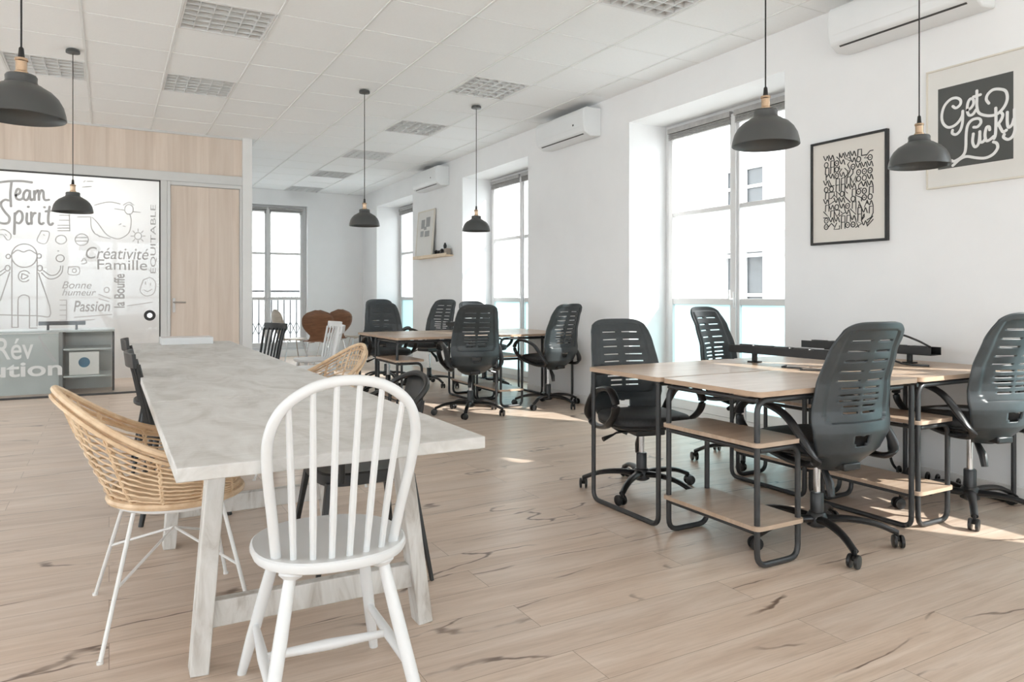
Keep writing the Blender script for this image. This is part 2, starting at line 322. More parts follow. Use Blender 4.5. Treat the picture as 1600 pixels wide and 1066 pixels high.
doodle=[[[-0.144,2.155],[-0.002,2.2],[0.114,2.184]],[[0.209,2.077],[0.225,1.994],[0.202,1.86],[0.114,1.787],[0.041,1.791],[-0.031,1.834],[-0.116,1.961],[-0.166,2.015]],[[-0.18,2.015],[-0.176,1.909],[-0.144,1.837],[-0.073,1.799],[0.012,1.783]],[[-0.312,2.013],[-0.18,2.02]],[[0.246,2.129],[0.242,2.104],[0.229,2.083],[0.212,2.072],[0.192,2.07],[0.174,2.08],[0.162,2.099],[0.158,2.124],[0.162,2.148],[0.174,2.169],[0.192,2.181],[0.212,2.182],[0.229,2.172],[0.242,2.153],[0.246,2.129]],[[0.056,2.126],[0.158,2.115]],[[0.246,2.104],[0.32,2.099]],[[0.143,2.172],[0.202,2.209],[0.253,2.179]],[[0.331,1.823],[0.326,1.803],[0.313,1.788],[0.295,1.782],[0.277,1.787],[0.264,1.801],[0.259,1.821],[0.264,1.841],[0.277,1.856],[0.295,1.862],[0.313,1.858],[0.326,1.843],[0.331,1.823]],[[0.343,1.824],[0.37,1.825]],[[0.329,1.786],[0.348,1.765]],[[0.295,1.769],[0.295,1.738]],[[0.261,1.783],[0.243,1.761]],[[0.248,1.82],[0.221,1.819]],[[0.261,1.858],[0.242,1.879]],[[0.295,1.876],[0.295,1.906]],[[0.329,1.861],[0.348,1.884]],[[-0.166,1.877],[-0.144,1.842]],[[-0.119,1.827],[-0.091,1.795]],[[0.099,1.942],[0.121,1.956]],[[0.143,1.932],[0.165,1.928]],[[0.35,1.313],[0.425,1.339],[0.478,1.28],[0.463,1.162],[0.38,1.125],[0.317,1.187],[0.35,1.313]],[[0.373,1.288],[0.373,1.262]],[[0.425,1.276],[0.425,1.249]],[[0.358,1.195],[0.395,1.178],[0.441,1.204]],[[-0.414,1.754],[-0.42,1.733],[-0.434,1.715],[-0.455,1.705],[-0.478,1.705],[-0.498,1.713],[-0.513,1.729],[-0.518,1.75],[-0.513,1.771],[-0.498,1.788],[-0.478,1.798],[-0.455,1.799],[-0.434,1.791],[-0.42,1.774],[-0.414,1.754]],[[-0.204,1.762],[-0.21,1.733],[-0.228,1.71],[-0.254,1.697],[-0.282,1.696],[-0.308,1.707],[-0.326,1.729],[-0.332,1.757],[-0.326,1.785],[-0.308,1.808],[-0.282,1.822],[-0.254,1.823],[-0.228,1.811],[-0.21,1.79],[-0.204,1.762]],[[-0.329,1.781],[-0.208,1.786]],[[-0.329,1.741],[-0.208,1.745]],[[-0.484,2.023],[-0.381,2.028]],[[-0.484,1.967],[-0.381,1.972]],[[-0.497,1.91],[-0.381,1.916]],[[-0.497,1.878],[-0.381,1.884]],[[-0.497,1.85],[-0.381,1.855]],[[-0.388,2.036],[-0.384,1.851]],[[-0.477,1.08],[-0.412,1.08]],[[-0.477,1.024],[-0.412,1.024]],[[-0.477,0.968],[-0.412,0.968]],[[-0.477,0.912],[-0.412,0.911]],[[-0.477,0.856],[-0.412,0.855]],[[-0.414,1.08],[-0.414,0.855]],[[-0.395,1.449],[-0.299,1.451],[-0.299,1.37],[-0.395,1.369],[-0.395,1.449]],[[-0.321,1.41],[-0.326,1.394],[-0.34,1.388],[-0.354,1.394],[-0.359,1.41],[-0.354,1.426],[-0.34,1.433],[-0.326,1.426],[-0.321,1.41]],[[0.002,1.194],[-0.003,1.176],[-0.015,1.166],[-0.031,1.166],[-0.044,1.176],[-0.049,1.194],[-0.044,1.211],[-0.031,1.222],[-0.015,1.222],[-0.003,1.211],[0.002,1.194]],[[-0.102,1.144],[0.012,1.095]],[[-0.102,1.095],[-0.002,1.062]],[[0.187,1.012],[0.441,1.052]],[[-0.271,1.516],[-0.243,1.549],[-0.222,1.501],[-0.271,1.484]],[[-0.25,2.408],[-0.236,2.425]],[[-0.264,2.35],[-0.173,2.365]],[[-0.215,2.419],[-0.159,2.423]],[[-0.34,0.886],[0.027,0.914]],[[-0.326,0.846],[-0.144,0.859]]]
card=[[[-0.651,1.843],[-0.577,1.827],[-0.609,1.706],[-0.69,1.73],[-0.651,1.843]],[[-0.632,1.802],[-0.62,1.793]],[[-1.023,1.836],[-0.979,1.837],[-0.93,1.794],[-0.934,1.74],[-0.964,1.734],[-0.994,1.783],[-1.023,1.786]],[[-0.979,1.792],[-0.967,1.779]]]
w_Creativite=[-0.229,0.404,1.548,1.681]
w_Famille=[-0.116,0.39,1.425,1.542]
w_EQUITABLE=[0.41,0.491,1.392,2.195]
w_Bonne=[-0.456,-0.173,1.209,1.288]
w_humeur=[-0.456,-0.129,1.13,1.202]
w_Passion=[-0.346,0.011,0.949,1.072]
w_Bouffe=[0.049,0.159,0.99,1.38]
w_Rev=[-1.057,-0.724,0.437,0.673]
w_olution=[-1.366,-0.456,0.245,0.411]
# ------------------------------------------------------------------ the room
WX, PY, FY, CZ = 4.33, 9.5, 13.8, 3.08          # right wall, partition, far wall, ceiling
LX, BY = -4.2, -4.6
struct(MB().box(LX-.3, WX+.65, BY-.3, FY+.7, -.12, 0).build('floor', FLOOR))
# ceiling with recesses for the luminaires
gx0, gp, gy0, gq = -.17, .6, 5.80, .615
lights = [(1,5.185),(1,7.03),(-1,7.03),(5,5.80),(5,7.645),(5,9.49),(5,11.335),(5,13.18-.0),(5,3.34),(1,3.34),(-1,3.34)]
holes = {(i, round((y-gy0)/gq)) for i, y in lights}
m = MB(); ix0, ix1 = -7, 8; iy0, iy1 = -17, 13
for i in range(ix0, ix1):
    for j in range(iy0, iy1):
        if (i, j) in holes: continue
        x0, x1 = max(LX, gx0+gp*i), min(WX, gx0+gp*(i+1)); y0, y1 = max(BY, gy0+gq*j), min(FY, gy0+gq*(j+1))
        if x1 > x0 and y1 > y0: m.add([(x0,y0,CZ),(x1,y0,CZ),(x1,y1,CZ),(x0,y1,CZ)], [(0,3,2,1)])
m.box(LX-.3, WX+.65, BY-.3, FY+.7, CZ+.16, CZ+.4)
struct(m.build('ceiling', CEIL))
m = MB()
for i in range(ix0+1, ix1):
    x = gx0+gp*i
    if LX < x < WX: m.box(x-.008, x+.008, BY, FY, CZ-.007, CZ+.004)
struct(m.build('trim_1', GRID))
m = MB()
for j in range(iy0+1, iy1):
    y = gy0+gq*j
    if BY < y < FY: m.box(LX, WX, y-.0035, y+.0035, CZ-.0025, CZ+.004)
struct(m.build('trim_2', SEAM))

# right wall: piers between five tall openings
OH = 2.78; OW = 1.82; pitch = 3.73; centres = [4.6+pitch*k for k in (-2,-1,0,1,2)]
m = MB(); y = BY-.3
for c in centres:
    m.box(WX, WX+.62, y, c-OW/2, 0, CZ+.16); m.box(WX, WX+.62, c-OW/2, c+OW/2, OH, CZ+.16); y = c+OW/2
m.box(WX, WX+.62, y, FY+.7, 0, CZ+.16)
struct(m.build('wall_right', WALL))
m = MB(); y = BY
for c in centres+[None]:
    e = (c-OW/2) if c else FY; m.box(WX-.014, WX, y, e, 0, .09); y = (c+OW/2) if c else 0
struct(m.build('baseboard_right', TRIM, bevel=.003))
# far wall with one opening
fx0, fx1 = 1.88, 3.26
m = MB(); m.box(LX-.3, fx0, FY, FY+.45, 0, CZ+.16).box(fx1, WX, FY, FY+.45, 0, CZ+.16).box(fx0, fx1, FY, FY+.45, 2.80, CZ+.16).box(fx0, fx1, FY, FY+.45, 0, .12)
struct(m.build('wall_far', WALL))
struct(MB().box(fx1+.02, WX, FY-.014, FY, 0, .09).build('baseboard_far', TRIM, bevel=.003))
# wall behind the camera and left wall with openings added for fill daylight
m = MB(); y = BY
lw = [(-4.2,-.9),(-.6,2.9),(3.2,6.6),(6.9,9.3)]
for a, b in lw:
    m.box(LX-.3, LX, y, a, 0, CZ+.16).box(LX-.3, LX, a, b, OH, CZ+.16).box(LX-.3, LX, a, b, 0, .3); y = b
m.box(LX-.3, LX, y, FY+.4, 0, CZ+.16)
struct(m.build('wall_left', WALL))
m = MB(); x = LX-.3
for a, b in [(-3.9,-1.4),(-1.1,1.4),(1.7,4.1)]:
    m.box(x, a, BY-.3, BY, 0, CZ+.16).box(a, b, BY-.3, BY, OH, CZ+.16); x = b
m.box(x, WX, BY-.3, BY, 0, CZ+.16)
struct(m.build('wall_back', WALL))

# windows: local x along the width, y outwards, z up, origin floor centre of the inner frame face
def window(n, loc, rz, W, Hh, mull=0., z0=0., blind=True, film=True, detail=True):
    root = empty('window_%d' % n, loc, rz); struct(root)
    h = W/2; m = MB(); f = .055
    m.box(-h, -h+f, 0, .07, z0, Hh).box(h-f, h, 0, .07, z0, Hh).box(-h+f, h-f, 0, .07, Hh-f, Hh).box(-h+f, h-f, 0, .07, z0, z0+.05)
    m.build('frame', WINF, root, bevel=.004)
    r1, r2 = 1.91, 1.075
    for sgn, a, b in ((-1, -h+f+.004, mull-.004), (1, mull+.004, h-f-.004)):
        s = MB(); w = .05
        s.box(a, a+w, -.012, .045, z0+.055, Hh-f-.004).box(b-w, b, -.012, .045, z0+.055, Hh-f-.004)
        s.box(a+w, b-w, -.012, .045, Hh-f-.06, Hh-f-.004).box(a+w, b-w, -.012, .045, z0+.055, z0+.14)
        s.box(a+w, b-w, -.005, .04, r1-.02, r1+.02).box(a+w, b-w, -.005, .04, r2-.028, r2+.028)
        s.build('sash', WINF, root, bevel=.003)
        MB().box(a+w, b-w, .015, .021, r2+.028, Hh-f-.06).build('glass_pane', GLASS, root)
        if film: MB().box(a+w, b-w, .015, .021, z0+.14, r2-.028).build('lower_pane', FILM, root, label='lower pane covered with pale turquoise film')
        else: MB().box(a+w, b-w, .015, .021, z0+.14, r2-.028).build('lower_pane', GLASS, root)
        if blind:
            q = MB(); q.box(a+.02, b-.02, -.05, -.014, Hh-f-.035, Hh-f+.012)
            for k in range(5): q.box(a+.03, b-.03, -.048, -.016, Hh-f-.05-k*.012, Hh-f-.044-k*.012)
            q.build('blind', BLINDM, root, label='raised grey slatted blind')
    c = MB(); c.box(mull-.028, mull+.028, -.03, -.012, z0+.06, Hh-f-.01); c.build('centre_post', WINF, root, bevel=.004)
    if detail:
        k = MB(); k.box(mull-.012, mull+.012, -.042, -.03, 1.02, 1.16); k.tube([(mull, -.04, 1.10), (mull, -.075, 1.10), (mull, -.078, 1.18)], .009); k.build('handle', WINF, root)
    return root
BLINDM = pmat('grey_blind', (.36,.35,.34), .5, var=.15, scale=20)
for n, c in enumerate(centres): window(n+1, (WX+.45, c, 0), -90, OW, OH)
window(6, ((fx0+fx1)/2, FY+.12, 0), 0, fx1-fx0, 2.80, mull=-.01, z0=.12, film=False)
n = 7  # windows from here on are unseen, added to let in fill daylight
for a, b in lw:
    window(n, (LX-.2, (a+b)/2, 0), 90, b-a, OH, z0=.3, blind=False, film=False, detail=False); n += 1
for a, b in [(-3.9,-1.4),(-1.1,1.4),(1.7,4.1)]:
    window(n, ((a+b)/2, BY-.2, 0), 180, b-a, OH, blind=False, film=False, detail=False); n += 1

# partition: side wall, oak fascia, frames, glass, door
struct(MB().box(1.46, 1.56, PY+.1, FY, 0, CZ+.16).build('wall_partition', WALL))
part = empty('wall_office', (0,0,0)); struct(part)
MB().box(LX, 1.445, PY+.02, PY+.06, 2.60, CZ).build('oak_fascia', PANEL, part)
MB().box(1.445, 1.56, PY-.02, PY+.10, 0, CZ).build('end_post', TRIM, part, bevel=.004)
m = MB(); m.box(LX, 1.445, PY-.005, PY+.09, 2.49, 2.60).box(.53, .60, PY-.005, PY+.09, 0, 2.49).box(LX, 1.445, PY, PY+.08, CZ-.025, CZ)
m.build('rail', PGREY, part, bevel=.003)
MB().box(-2.6, .53, PY-.008, PY+.03, 2.475, 2.487).box(.518, .53, PY-.008, PY+.03, 0, 2.487).box(-2.6, .518, PY-.005, PY+.03, 0, .02).build('glass_edge_profile', DARK, part)
MB().box(LX, -2.6, PY, PY+.06, 0, 2.49).build('oak_side_panel', PANEL, part)
d = empty('door_1', (0,0,0)); struct(d)
m = MB(); m.box(.602, .635, PY-.01, PY+.08, 0, 2.488).box(1.415, 1.443, PY-.01, PY+.08, 0, 2.488).box(.635, 1.415, PY-.01, PY+.08, 2.445, 2.488)
m.build('door_frame', PGREY, d, bevel=.003)
MB().box(.64, 1.41, PY+.01, PY+.05, .01, 2.44).build('door_leaf', PANEL, d, bevel=.002)
m = MB(); m.box(.66, .69, PY, PY+.01, .93, 1.10).tube([(.675, PY, 1.05), (.675, PY-.05, 1.05), (.80, PY-.055, 1.05)], .009)
m.build('handle', NICKEL, d)

# glass office front with printed words and drawings
gp_ = empty('glass_partition', (0,0,0), 0, 'large glass office front printed with grey French words and line drawings', 'glass wall')
MB().box(-2.6, .518, PY, PY+.01, .02, 2.475).build('glass_pane', PGLASS, gp_)
fn = lambda u, v, h: (u, PY-.0005-h, v)
m = MB()
for st in team: m.ribbon(st, .025, fn)
m.build('slogan_lettering', PRINT, gp_, label='grey handwritten words Team Spirit')
m = MB()
for st in hero: m.ribbon(st, .011, fn, k=4)
m.build('figure_drawing', PRINT, gp_, label='line drawing of a caped figure')
m = MB()
for st in doodle+card: m.ribbon(st, .010, fn, k=4)
m.build('small_drawings', PRINTL, gp_)
def textmb(mb, s, x0, x1, z0, z1, rot=False, shear=0., wt=.0):
    cu = bpy.data.curves.new('t', 'FONT'); cu.body = s; cu.shear = shear; cu.offset = wt; cu.extrude = .0
    o = bpy.data.objects.new('t', cu); C.objects.link(o); dg = bpy.context.evaluated_depsgraph_get()
    me = bpy.data.meshes.new_from_object(o.evaluated_get(dg)); bpy.data.objects.remove(o)
    V = [(v.co.x, v.co.y) for v in me.vertices]
    if rot: V = [(-b, a) for a, b in V]
    ax, bx = min(v[0] for v in V), max(v[0] for v in V); ay, by = min(v[1] for v in V), max(v[1] for v in V)
    mb.add([(x0+(u-ax)/(bx-ax)*(x1-x0), PY-.0015, z0+(w-ay)/(by-ay)*(z1-z0)) for u, w in V], [tuple(p.vertices) for p in me.polygons])
m = MB()
textmb(m, 'Créativité', *w_Creativite, shear=.2); textmb(m, 'Famille', *w_Famille); textmb(m, 'ÉQUITABLE', *w_EQUITABLE, rot=True)
textmb(m, 'Bonne', *w_Bonne, shear=.3); textmb(m, 'humeur', *w_humeur, shear=.3); textmb(m, 'Passion', *w_Passion, shear=.2, wt=.01); textmb(m, 'la Bouffe', *w_Bouffe, rot=True, wt=.02)
m.build('word_lettering', PRINT, gp_, label='small grey words Créativité, Famille, Équitable, Passion and Bouffe', sharp=180)
m = MB(); textmb(m, 'Rév', *w_Rev, wt=.008); textmb(m, 'olution', *w_olution, wt=.02)
m.build('large_word_lettering', PALEF, gp_, label='large pale letters of the word Révolution', sharp=180)
M = Matrix.Translation((.417, PY-.002, .898)) @ Matrix.Rotation(R(90), 4, 'X')
m = MB(); m.lathe([(.030,0),(.030,.012),(.062,.012),(.062,0)], n=28, M=M, cap=False); m.build('ring_pull', BLACK, gp_)
MB().lathe([(.029,0),(.029,.004)], n=24, M=M).build('pull_disc', CHROME, gp_)

# room behind the glass
struct(MB().box(LX, 1.46, 11.3, 11.4, 0, CZ+.16).build('wall_office_back', WALL))
tl = empty('office_fill_lamp', (-.9, 10.4, CZ), 0, 'unseen white ceiling panel added to brighten the glass office', 'fill lamp')  # invented ceiling panel, put in to light the room behind the glass
MB().box(-1.5, 1.5, -.3, .3, -.05, -.002).build('housing', LAMPW, tl, bevel=.004)
MB().box(-1.46, 1.46, -.27, .27, -.056, -.051).build('diffuser', emis('fill_lamp_diffuser', (1,1,.99), 8), tl)
dk = empty('storage_desk', (0, 9.72, 0), 0, 'pale desk with open shelves standing behind the printed glass', 'desk')
MB().box(-1.9, .06, 0, .6, .71, .735).build('desk_top', GREYP, dk, bevel=.003)
MB().box(-1.9, -.50, .02, .04, .02, .70).build('front_panel', GREYP, dk)
MB().box(-.50, -.46, .0, .58, .0, .71).build('divider', pmat('grey_divider', (.2,.21,.21), .5), dk, bevel=.003)
MB().box(-.46, .03, .55, .57, .0, .71).build('back_panel', GREYP, dk)
for z in (.50, .19): MB().box(-.455, .02, .0, .545, z, z+.022).build('shelf', GREYP, dk, bevel=.003)
MB().tube(round_path([(.045,.02,.70),(.045,.02,.02),(.045,.56,.02),(.045,.56,.70)], .05), .012).build('leg_frame', TUBE, dk)
M = Matrix.Translation((-.24, 9.70, .39)) @ Matrix.Rotation(R(90), 4, 'X')
tag(MB().box(-.40,-.10, 9.735, 9.755, .215, .48).build('storage_box', PAPERW, bevel=.004), 'white box on the shelf of the desk behind the glass', 'box')
tag(MB().lathe([(.058,0),(.058,.002)], c=(0,0,0), n=24, M=Matrix.Translation((-.25,9.734,.36)) @ Matrix.Rotation(R(90),4,'X')).build('round_sticker', BLUE), 'small blue round sticker on the white box behind the glass', 'sticker')

t = empty('cable_tray', (-.47, 9.85, .735), 0, 'grey cable tray standing on the desk behind the printed glass', 'cable tray')
MB().box(-.23,.23,-.04,.04,.055,.10).build('tray', PGREY if False else TUBE, t, bevel=.003)
for x in (-.14,.14): MB().box(x-.012,x+.012,-.012,.012,.0,.055).build('stand', TUBE, t)
# ------------------------------------------------------------------ luminaires
def luminaire():
    t = empty('ceiling_light', (0,0,CZ), 0, 'x', 'ceiling light', 'square louvred ceiling lights')
    a, b = gp/2-.010, gq/2-.008
    m = MB(); m.box(-a,a,-b,-b+.012,-.004,.085).box(-a,a,b-.012,b,-.004,.085).box(-a,-a+.012,-b+.012,b-.012,-.004,.085).box(a-.012,a,-b+.012,b-.012,-.004,.085).box(-a+.012,a-.012,-b+.012,b-.012,.075,.085)
    m.build('housing', LAMPW, t)
    m = MB(); k = 6
    for i in range(1, k): 
        x = -a+2*a*i/k; m.box(x-.002,x+.002,-b+.014,b-.014,0,.030); m.box(x-.007,x+.007,-b+.014,b-.014,.026,.031)
    for i in range(1, k):
        y = -b+2*b*i/k; m.box(-a+.014,a-.014,y-.002,y+.002,0,.030); m.box(-a+.014,a-.014,y-.007,y+.007,.026,.031)
    m.build('louvre', LOUV, t)
    for s in (-.18, 0, .18): MB().tube([(s, -b+.03, .055), (s, b-.03, .055)], .013, 10).build('lamp_tube', LAMPW, t)
    return t
lum = luminaire()
ll = {0:'louvred ceiling light above the white chair, nearer of the two in the middle row', 1:'louvred ceiling light nearest the top of the oak partition', 2:'louvred ceiling light partly behind the left pendants',
      3:'brightest chequered ceiling light, left of the second air conditioner', 4:'chequered ceiling light second in the row along the window wall', 5:'small chequered ceiling light crossed by the pendant cord',
      6:'faint ceiling light second from the far wall', 7:'faint ceiling light closest to the far wall', 8:'louvred ceiling light cut by the top edge near the large window', 9:'', 10:''}
first = True
for q, (i, y) in enumerate(lights):
    if q > 8:
        continue
    o = place(lum, first, (gx0+gp*(i+.5), y+gq/2, CZ), 0, ll[q]); first = False
# the two unseen recesses get plain cover tiles
for q, (i, y) in enumerate(lights[9:]):
    x0 = gx0+gp*i; struct(MB().box(x0, x0+gp, y, y+gq, CZ, CZ+.01).build('trim_%d' % (3+q), CEIL))

# ------------------------------------------------------------------ pendants
def pendant():
    t = empty('pendant_lamp', (0,0,0), 0, 'x', 'pendant lamp', 'graphite dome pendant lamps')
    MB().lathe([(.045,CZ-.006),(.050,CZ-.012),(.050,CZ-.030),(.010,CZ-.036)], n=24).build('ceiling_rose', PEND, t)
    MB().tube([(0,0,CZ-.034),(0,0,2.02)], .0035, 6).build('cord', BLACK, t)
    MB().lathe([(.004,2.05),(.008,2.045),(.011,2.012),(.013,2.008)], n=16).build('cord_grip', BLACK, t)
    m = MB(); m.lathe([(.012,2.010),(.021,2.008),(.022,2.000),(.0185,1.996),(.0185,1.962),(.023,1.958),(.024,1.944)], n=20); m.build('socket', BRASS, t)
    prof = [(.020,1.950),(.047,1.947),(.051,1.940),(.050,1.924),(.055,1.913),(.066,1.909),(.074,1.903),(.098,1.889),(.119,1.867),(.133,1.841),(.141,1.810),(.1435,1.792),(.142,1.790),
            (.138,1.795),(.135,1.812),(.128,1.840),(.114,1.863),(.094,1.884),(.070,1.897),(.048,1.905),(.044,1.925),(.018,1.940)]
    MB().lathe(prof, n=48).build('lamp_shade', PEND, t, sharp=30)
    MB().lathe([(.004,1.835),(.022,1.845),(.029,1.865),(.024,1.885),(.014,1.90),(.013,1.945)], n=16).build('bulb', LAMPW, t)
    return t
pen = pendant()
pl = [(-.28,3.19,'large dark dome pendant lamp cut off by the left edge of the photo'), (-.25,6.72,'dark dome pendant lamp hanging in front of the printed glass'),
      (2.12,6.71,'dark dome pendant lamp hanging in front of the far window wall'), (3.295,6.70,'dark dome pendant lamp hanging in front of the middle window'),
      (2.53,2.26,'grey dome pendant lamp hanging in front of the largest window'), (3.62,2.24,'dark dome pendant lamp between the two framed pictures')]
for q, (x, y, l) in enumerate(pl):
    o = place(pen, q == 0, (x, y, 0), 0, l)
pen.location.z = -.012

# ------------------------------------------------------------------ air conditioners
def aircon():
    t = empty('air_conditioner', (0,0,0), 0, 'x', 'air conditioner', 'white wall air conditioners')   # local x along wall, y out of the wall
    o = [(0,.02),(0,.30),(.17,.30),(.205,.285),(.22,.25),(.22,.11),(.20,.05),(.13,.01)]
    vs = []; n = len(o)
    for x in (-.46,.46): vs += [(x, a, b) for a, b in o]
    fs = [tuple(range(n)), tuple(range(2*n-1, n-1, -1))]+[(i, n+i, n+(i+1) % n, (i+1) % n) for i in range(n)]
    fixnormals(MB().add(vs, fs).build('casing', ACW, t, bevel=.012, seg=3))
    MB().box(-.40,.40,-.006,.006,-.003,.004, Matrix.Translation((0,.176,.036)) @ Matrix.Rotation(R(29.7),4,'X')).build('outlet_slot', DARK, t)
    MB().box(-.42,.42,.2195,.2212,.104,.107).build('panel_seam', GRID, t)
    MB().box(-.40,.40,.04,.16,.300,.303).build('top_grille', DARK, t)
    MB().box(-.29,-.27,.2195,.2225,.13,.148).build('display', DARK, t)
    return t
ac = aircon()
for q, (y, l) in enumerate([(2.70,'white air conditioner above the pictures, cut by the top edge'), (6.42,'white air conditioner between the large and the middle window'), (10.15,'small distant white air conditioner above the leaning picture')]):
    place(ac, q == 0, (WX, y, 2.715), 90, l)

# ------------------------------------------------------------------ pictures on the right wall
def frame_pic(name, y0, y1, z0, z1, fw, fm, dep, label):
    t = empty(name, (WX, (y0+y1)/2, (z0+z1)/2), 0, label, 'picture'); a, b = (y1-y0)/2, (z1-z0)/2
    m = MB(); m.box(-dep,0,-a,-a+fw,-b,b).box(-dep,0,a-fw,a,-b,b).box(-dep,0,-a+fw,a-fw,-b,-b+fw).box(-dep,0,-a+fw,a-fw,b-fw,b)
    m.build('frame', fm, t, bevel=.0015); return t, a, b
t, a, b = frame_pic('framed_poster', 2.872, 3.445, 1.480, 2.190, .016, INK, .028, 'framed poster of dense black line doodles in a thin black frame')
MB().box(-.018,-.004,-a+.016,a-.016,-b+.016,b-.016).build('paper', PAPER, t)
rnd = random.Random(11); m = MB(); fn = lambda u, v, h: (-.0182-h, u, v)
ga, gb = .185, .255; nx, nz = 9, 12
for i in range(nx):
    for j in range(nz):
        cx = -ga+2*ga*(i+.5)/nx; cz = -gb+2*gb*(j+.5)/nz; s = .0215; k = rnd.random(); w = .0062
        if k < .22:
            m.ribbon([(cx+s*.7*math.cos(q*PI/5), cz+s*.8*math.sin(q*PI/5)) for q in range(11)], w, fn, k=2)
            if rnd.random() < .5: m.ribbon([(cx-.003,cz),(cx+.003,cz)], .006, fn)
        elif k < .5:
            p = [(cx+rnd.choice((-1,0,1))*s, cz+rnd.choice((-1,0,1))*s) for _ in range(4)]; p = [q for z_, q in enumerate(p) if z_ == 0 or q != p[z_-1]]
            if len(p) > 1: m.ribbon(p, w, fn, raw=True)
        elif k < .75:
            m.ribbon([(cx-s,cz-s*.8),(cx-s*.4,cz+s*.8),(cx+s*.2,cz-s*.5),(cx+s,cz+s)], w, fn, k=4)
        else:
            m.ribbon([(cx-s,cz-s),(cx-s,cz+s),(cx+s*.2,cz+s)], w, fn, raw=True); m.ribbon([(cx+s*.2,cz+s),(cx+s*.3,cz-s)], w, fn)
m.build('doodle_print', INK, t)
t, a, b = frame_pic('framed_lettering_print', 1.905, 2.625, 1.768, 2.475, .010, CREAMF, .022, 'framed Get Lucky lettering print with wide pale mount')
MB().box(-.014,-.003,-a+.010,a-.010,-b+.010,b-.010).build('mount', PAPERW, t)
cy, cz = (1.905+2.625)/2, (1.768+2.475)/2
MB().box(-.0150,-.0142, 2.143-cy, 2.555-cy, 1.878-cz, 2.356-cz).build('dark_print', SLATE, t)
m = MB(); fn = lambda u, v, h: (-.0152-h, u-cy, v-cz)
for st in lucky: m.ribbon(st, .0155, fn)
m.build('lettering', WHITEI, t, label='white handwritten words Get Lucky')

# shelf with small things and the leaning picture
sh = MB(); sh.box(WX-.11, WX, 9.55, 10.86, 1.700, 1.722).box(WX-.115, WX-.107, 9.55, 10.86, 1.700, 1.745)
tag(sh.build('picture_ledge', PINE, bevel=.002), 'narrow pale wooden picture ledge on the pier between the far windows', 'shelf')
t = empty('leaning_picture', (WX-.075, 10.50, 1.723), 0, 'tall pale framed picture leaning on the wooden ledge', 'picture'); 
t.rotation_euler = (0, R(4.5), 0)
a, h = .33, .73
m = MB(); m.box(-.012,.012,-a,-a+.02,0,h).box(-.012,.012,a-.02,a,0,h).box(-.012,.012,-a+.02,a-.02,0,.02).box(-.012,.012,-a+.02,a-.02,h-.02,h)
m.build('frame', CREAMF, t)
MB().box(-.006,.008,-a+.02,a-.02,.02,h-.02).build('paper', PAPERW, t)
m = MB()
for (u, v, s1, s2) in [(.10,.52,.07,.11),(-.10,.54,.08,.12),(.12,.37,.06,.07),(-.09,.36,.09,.07),(.0,.45,.05,.04)]: m.box(-.0075,-.0062,u-s1,u+s1,v-s2/1.6,v+s2/1.6)
m.build('print', pmat('mid_grey_ink', (.30,.30,.30), .6), t)
def fig(x, y, h, r, label, cat, name, mm=BLACK):
    t = empty(name, (x, y, 1.7225), 0, label, cat)
    MB().lathe([(r,0),(r*.9,h*.3),(r*.55,h*.5),(r*.75,h*.75),(r*.3,h)], n=12).build('body', mm, t)
fig(WX-.06, 10.03, .085, .045, 'short black figurine beside the leaning picture on the ledge', 'figurine', 'small_figurine')
fig(WX-.06, 9.925, .075, .042, 'middle one of the three short black figurines on the ledge', 'figurine', 'small_figurine')
fig(WX-.06, 9.82, .095, .042, 'tallest of the three short black figurines on the ledge', 'figurine', 'small_figurine')
fig(WX-.06, 9.71, .175, .034, 'slim black bottle standing near the right end of the ledge', 'bottle', 'slim_bottle')
tag(MB().box(WX-.10,WX-.03,9.57,9.66,1.7225,1.81).build('wooden_block', pmat('taupe_wood', (.30,.25,.21), .6), bevel=.004), 'small taupe block at the right end of the ledge', 'block')

# ------------------------------------------------------------------ outside
nb = empty('neighbour_building', (12.0, 0, 0), 0, 'pale building with tall grey windows seen through the large window', 'building')
wy = [(7.9,8.65),(10.8,12.0),(13.9,14.65),(16.9,17.65),(19.9,20.65),(22.9,23.65)]
rows = [(-2.8,-1.0),(.15,2.15),(3.0,3.95),(6.2,7.9)]
m = MB(); y = -.5
for a_, b_ in wy:
    m.box(0,.6,y,a_,-3.5,9.5); z = -3.5
    for p, q in rows: m.box(0,.6,a_,b_,z,p); z = q
    m.box(0,.6,a_,b_,z,9.5); y = b_
m.box(0,.6,y,40,-3.5,9.5); m.build('wall', FACADE, nb)
MB().box(0,.6,.7,2.3,9.5,12.2).build('roof_sun_blocker', FACADE2, nb)  # unseen rooftop block added to keep sun off the far wall
m = MB()
for z in (2.45, 5.5, 9.4): m.box(-.30,0,-.5,40,z,z+.14).box(-.18,0,-.5,40,z-.16,z).box(-.08,0,-.5,40,z-.5,z-.42)
m.build('cornice', FACADE2, nb)
for a_, b_ in wy:
    for p, q in rows:
        w = MB(); w.box(.10,.16,a_,a_+.08,p,q).box(.10,.16,b_-.08,b_,p,q).box(.105,.155,a_+.08,b_-.08,p,p+.08).box(.105,.155,a_+.08,b_-.08,q-.08,q)
        w.box(.11,.15,(a_+b_)/2-.05,(a_+b_)/2+.05,p+.08,q-.08).box(.12,.145,a_+.08,b_-.08,p+(q-p)*.48,p+(q-p)*.48+.07)
        f = w.build('window', TRIM, nb); MB().box(.17,.2,a_,b_,p,q).build('pane', GREYWIN, f)
struct(MB().box(-40,60,-40,60,-3.7,-3.5).build('ground', GROUND))
nb2 = empty('street_facade', (0,22,0), 0, 'bright pale facade seen through the far window', 'building')
MB().box(-12,11.5,0,.6,-3.5,9.5).build('wall', FACADE, nb2)
rl = empty('balcony_railing', (0, FY+.60, 0), 0, 'dark wrought iron balcony railing outside the far window', 'railing')
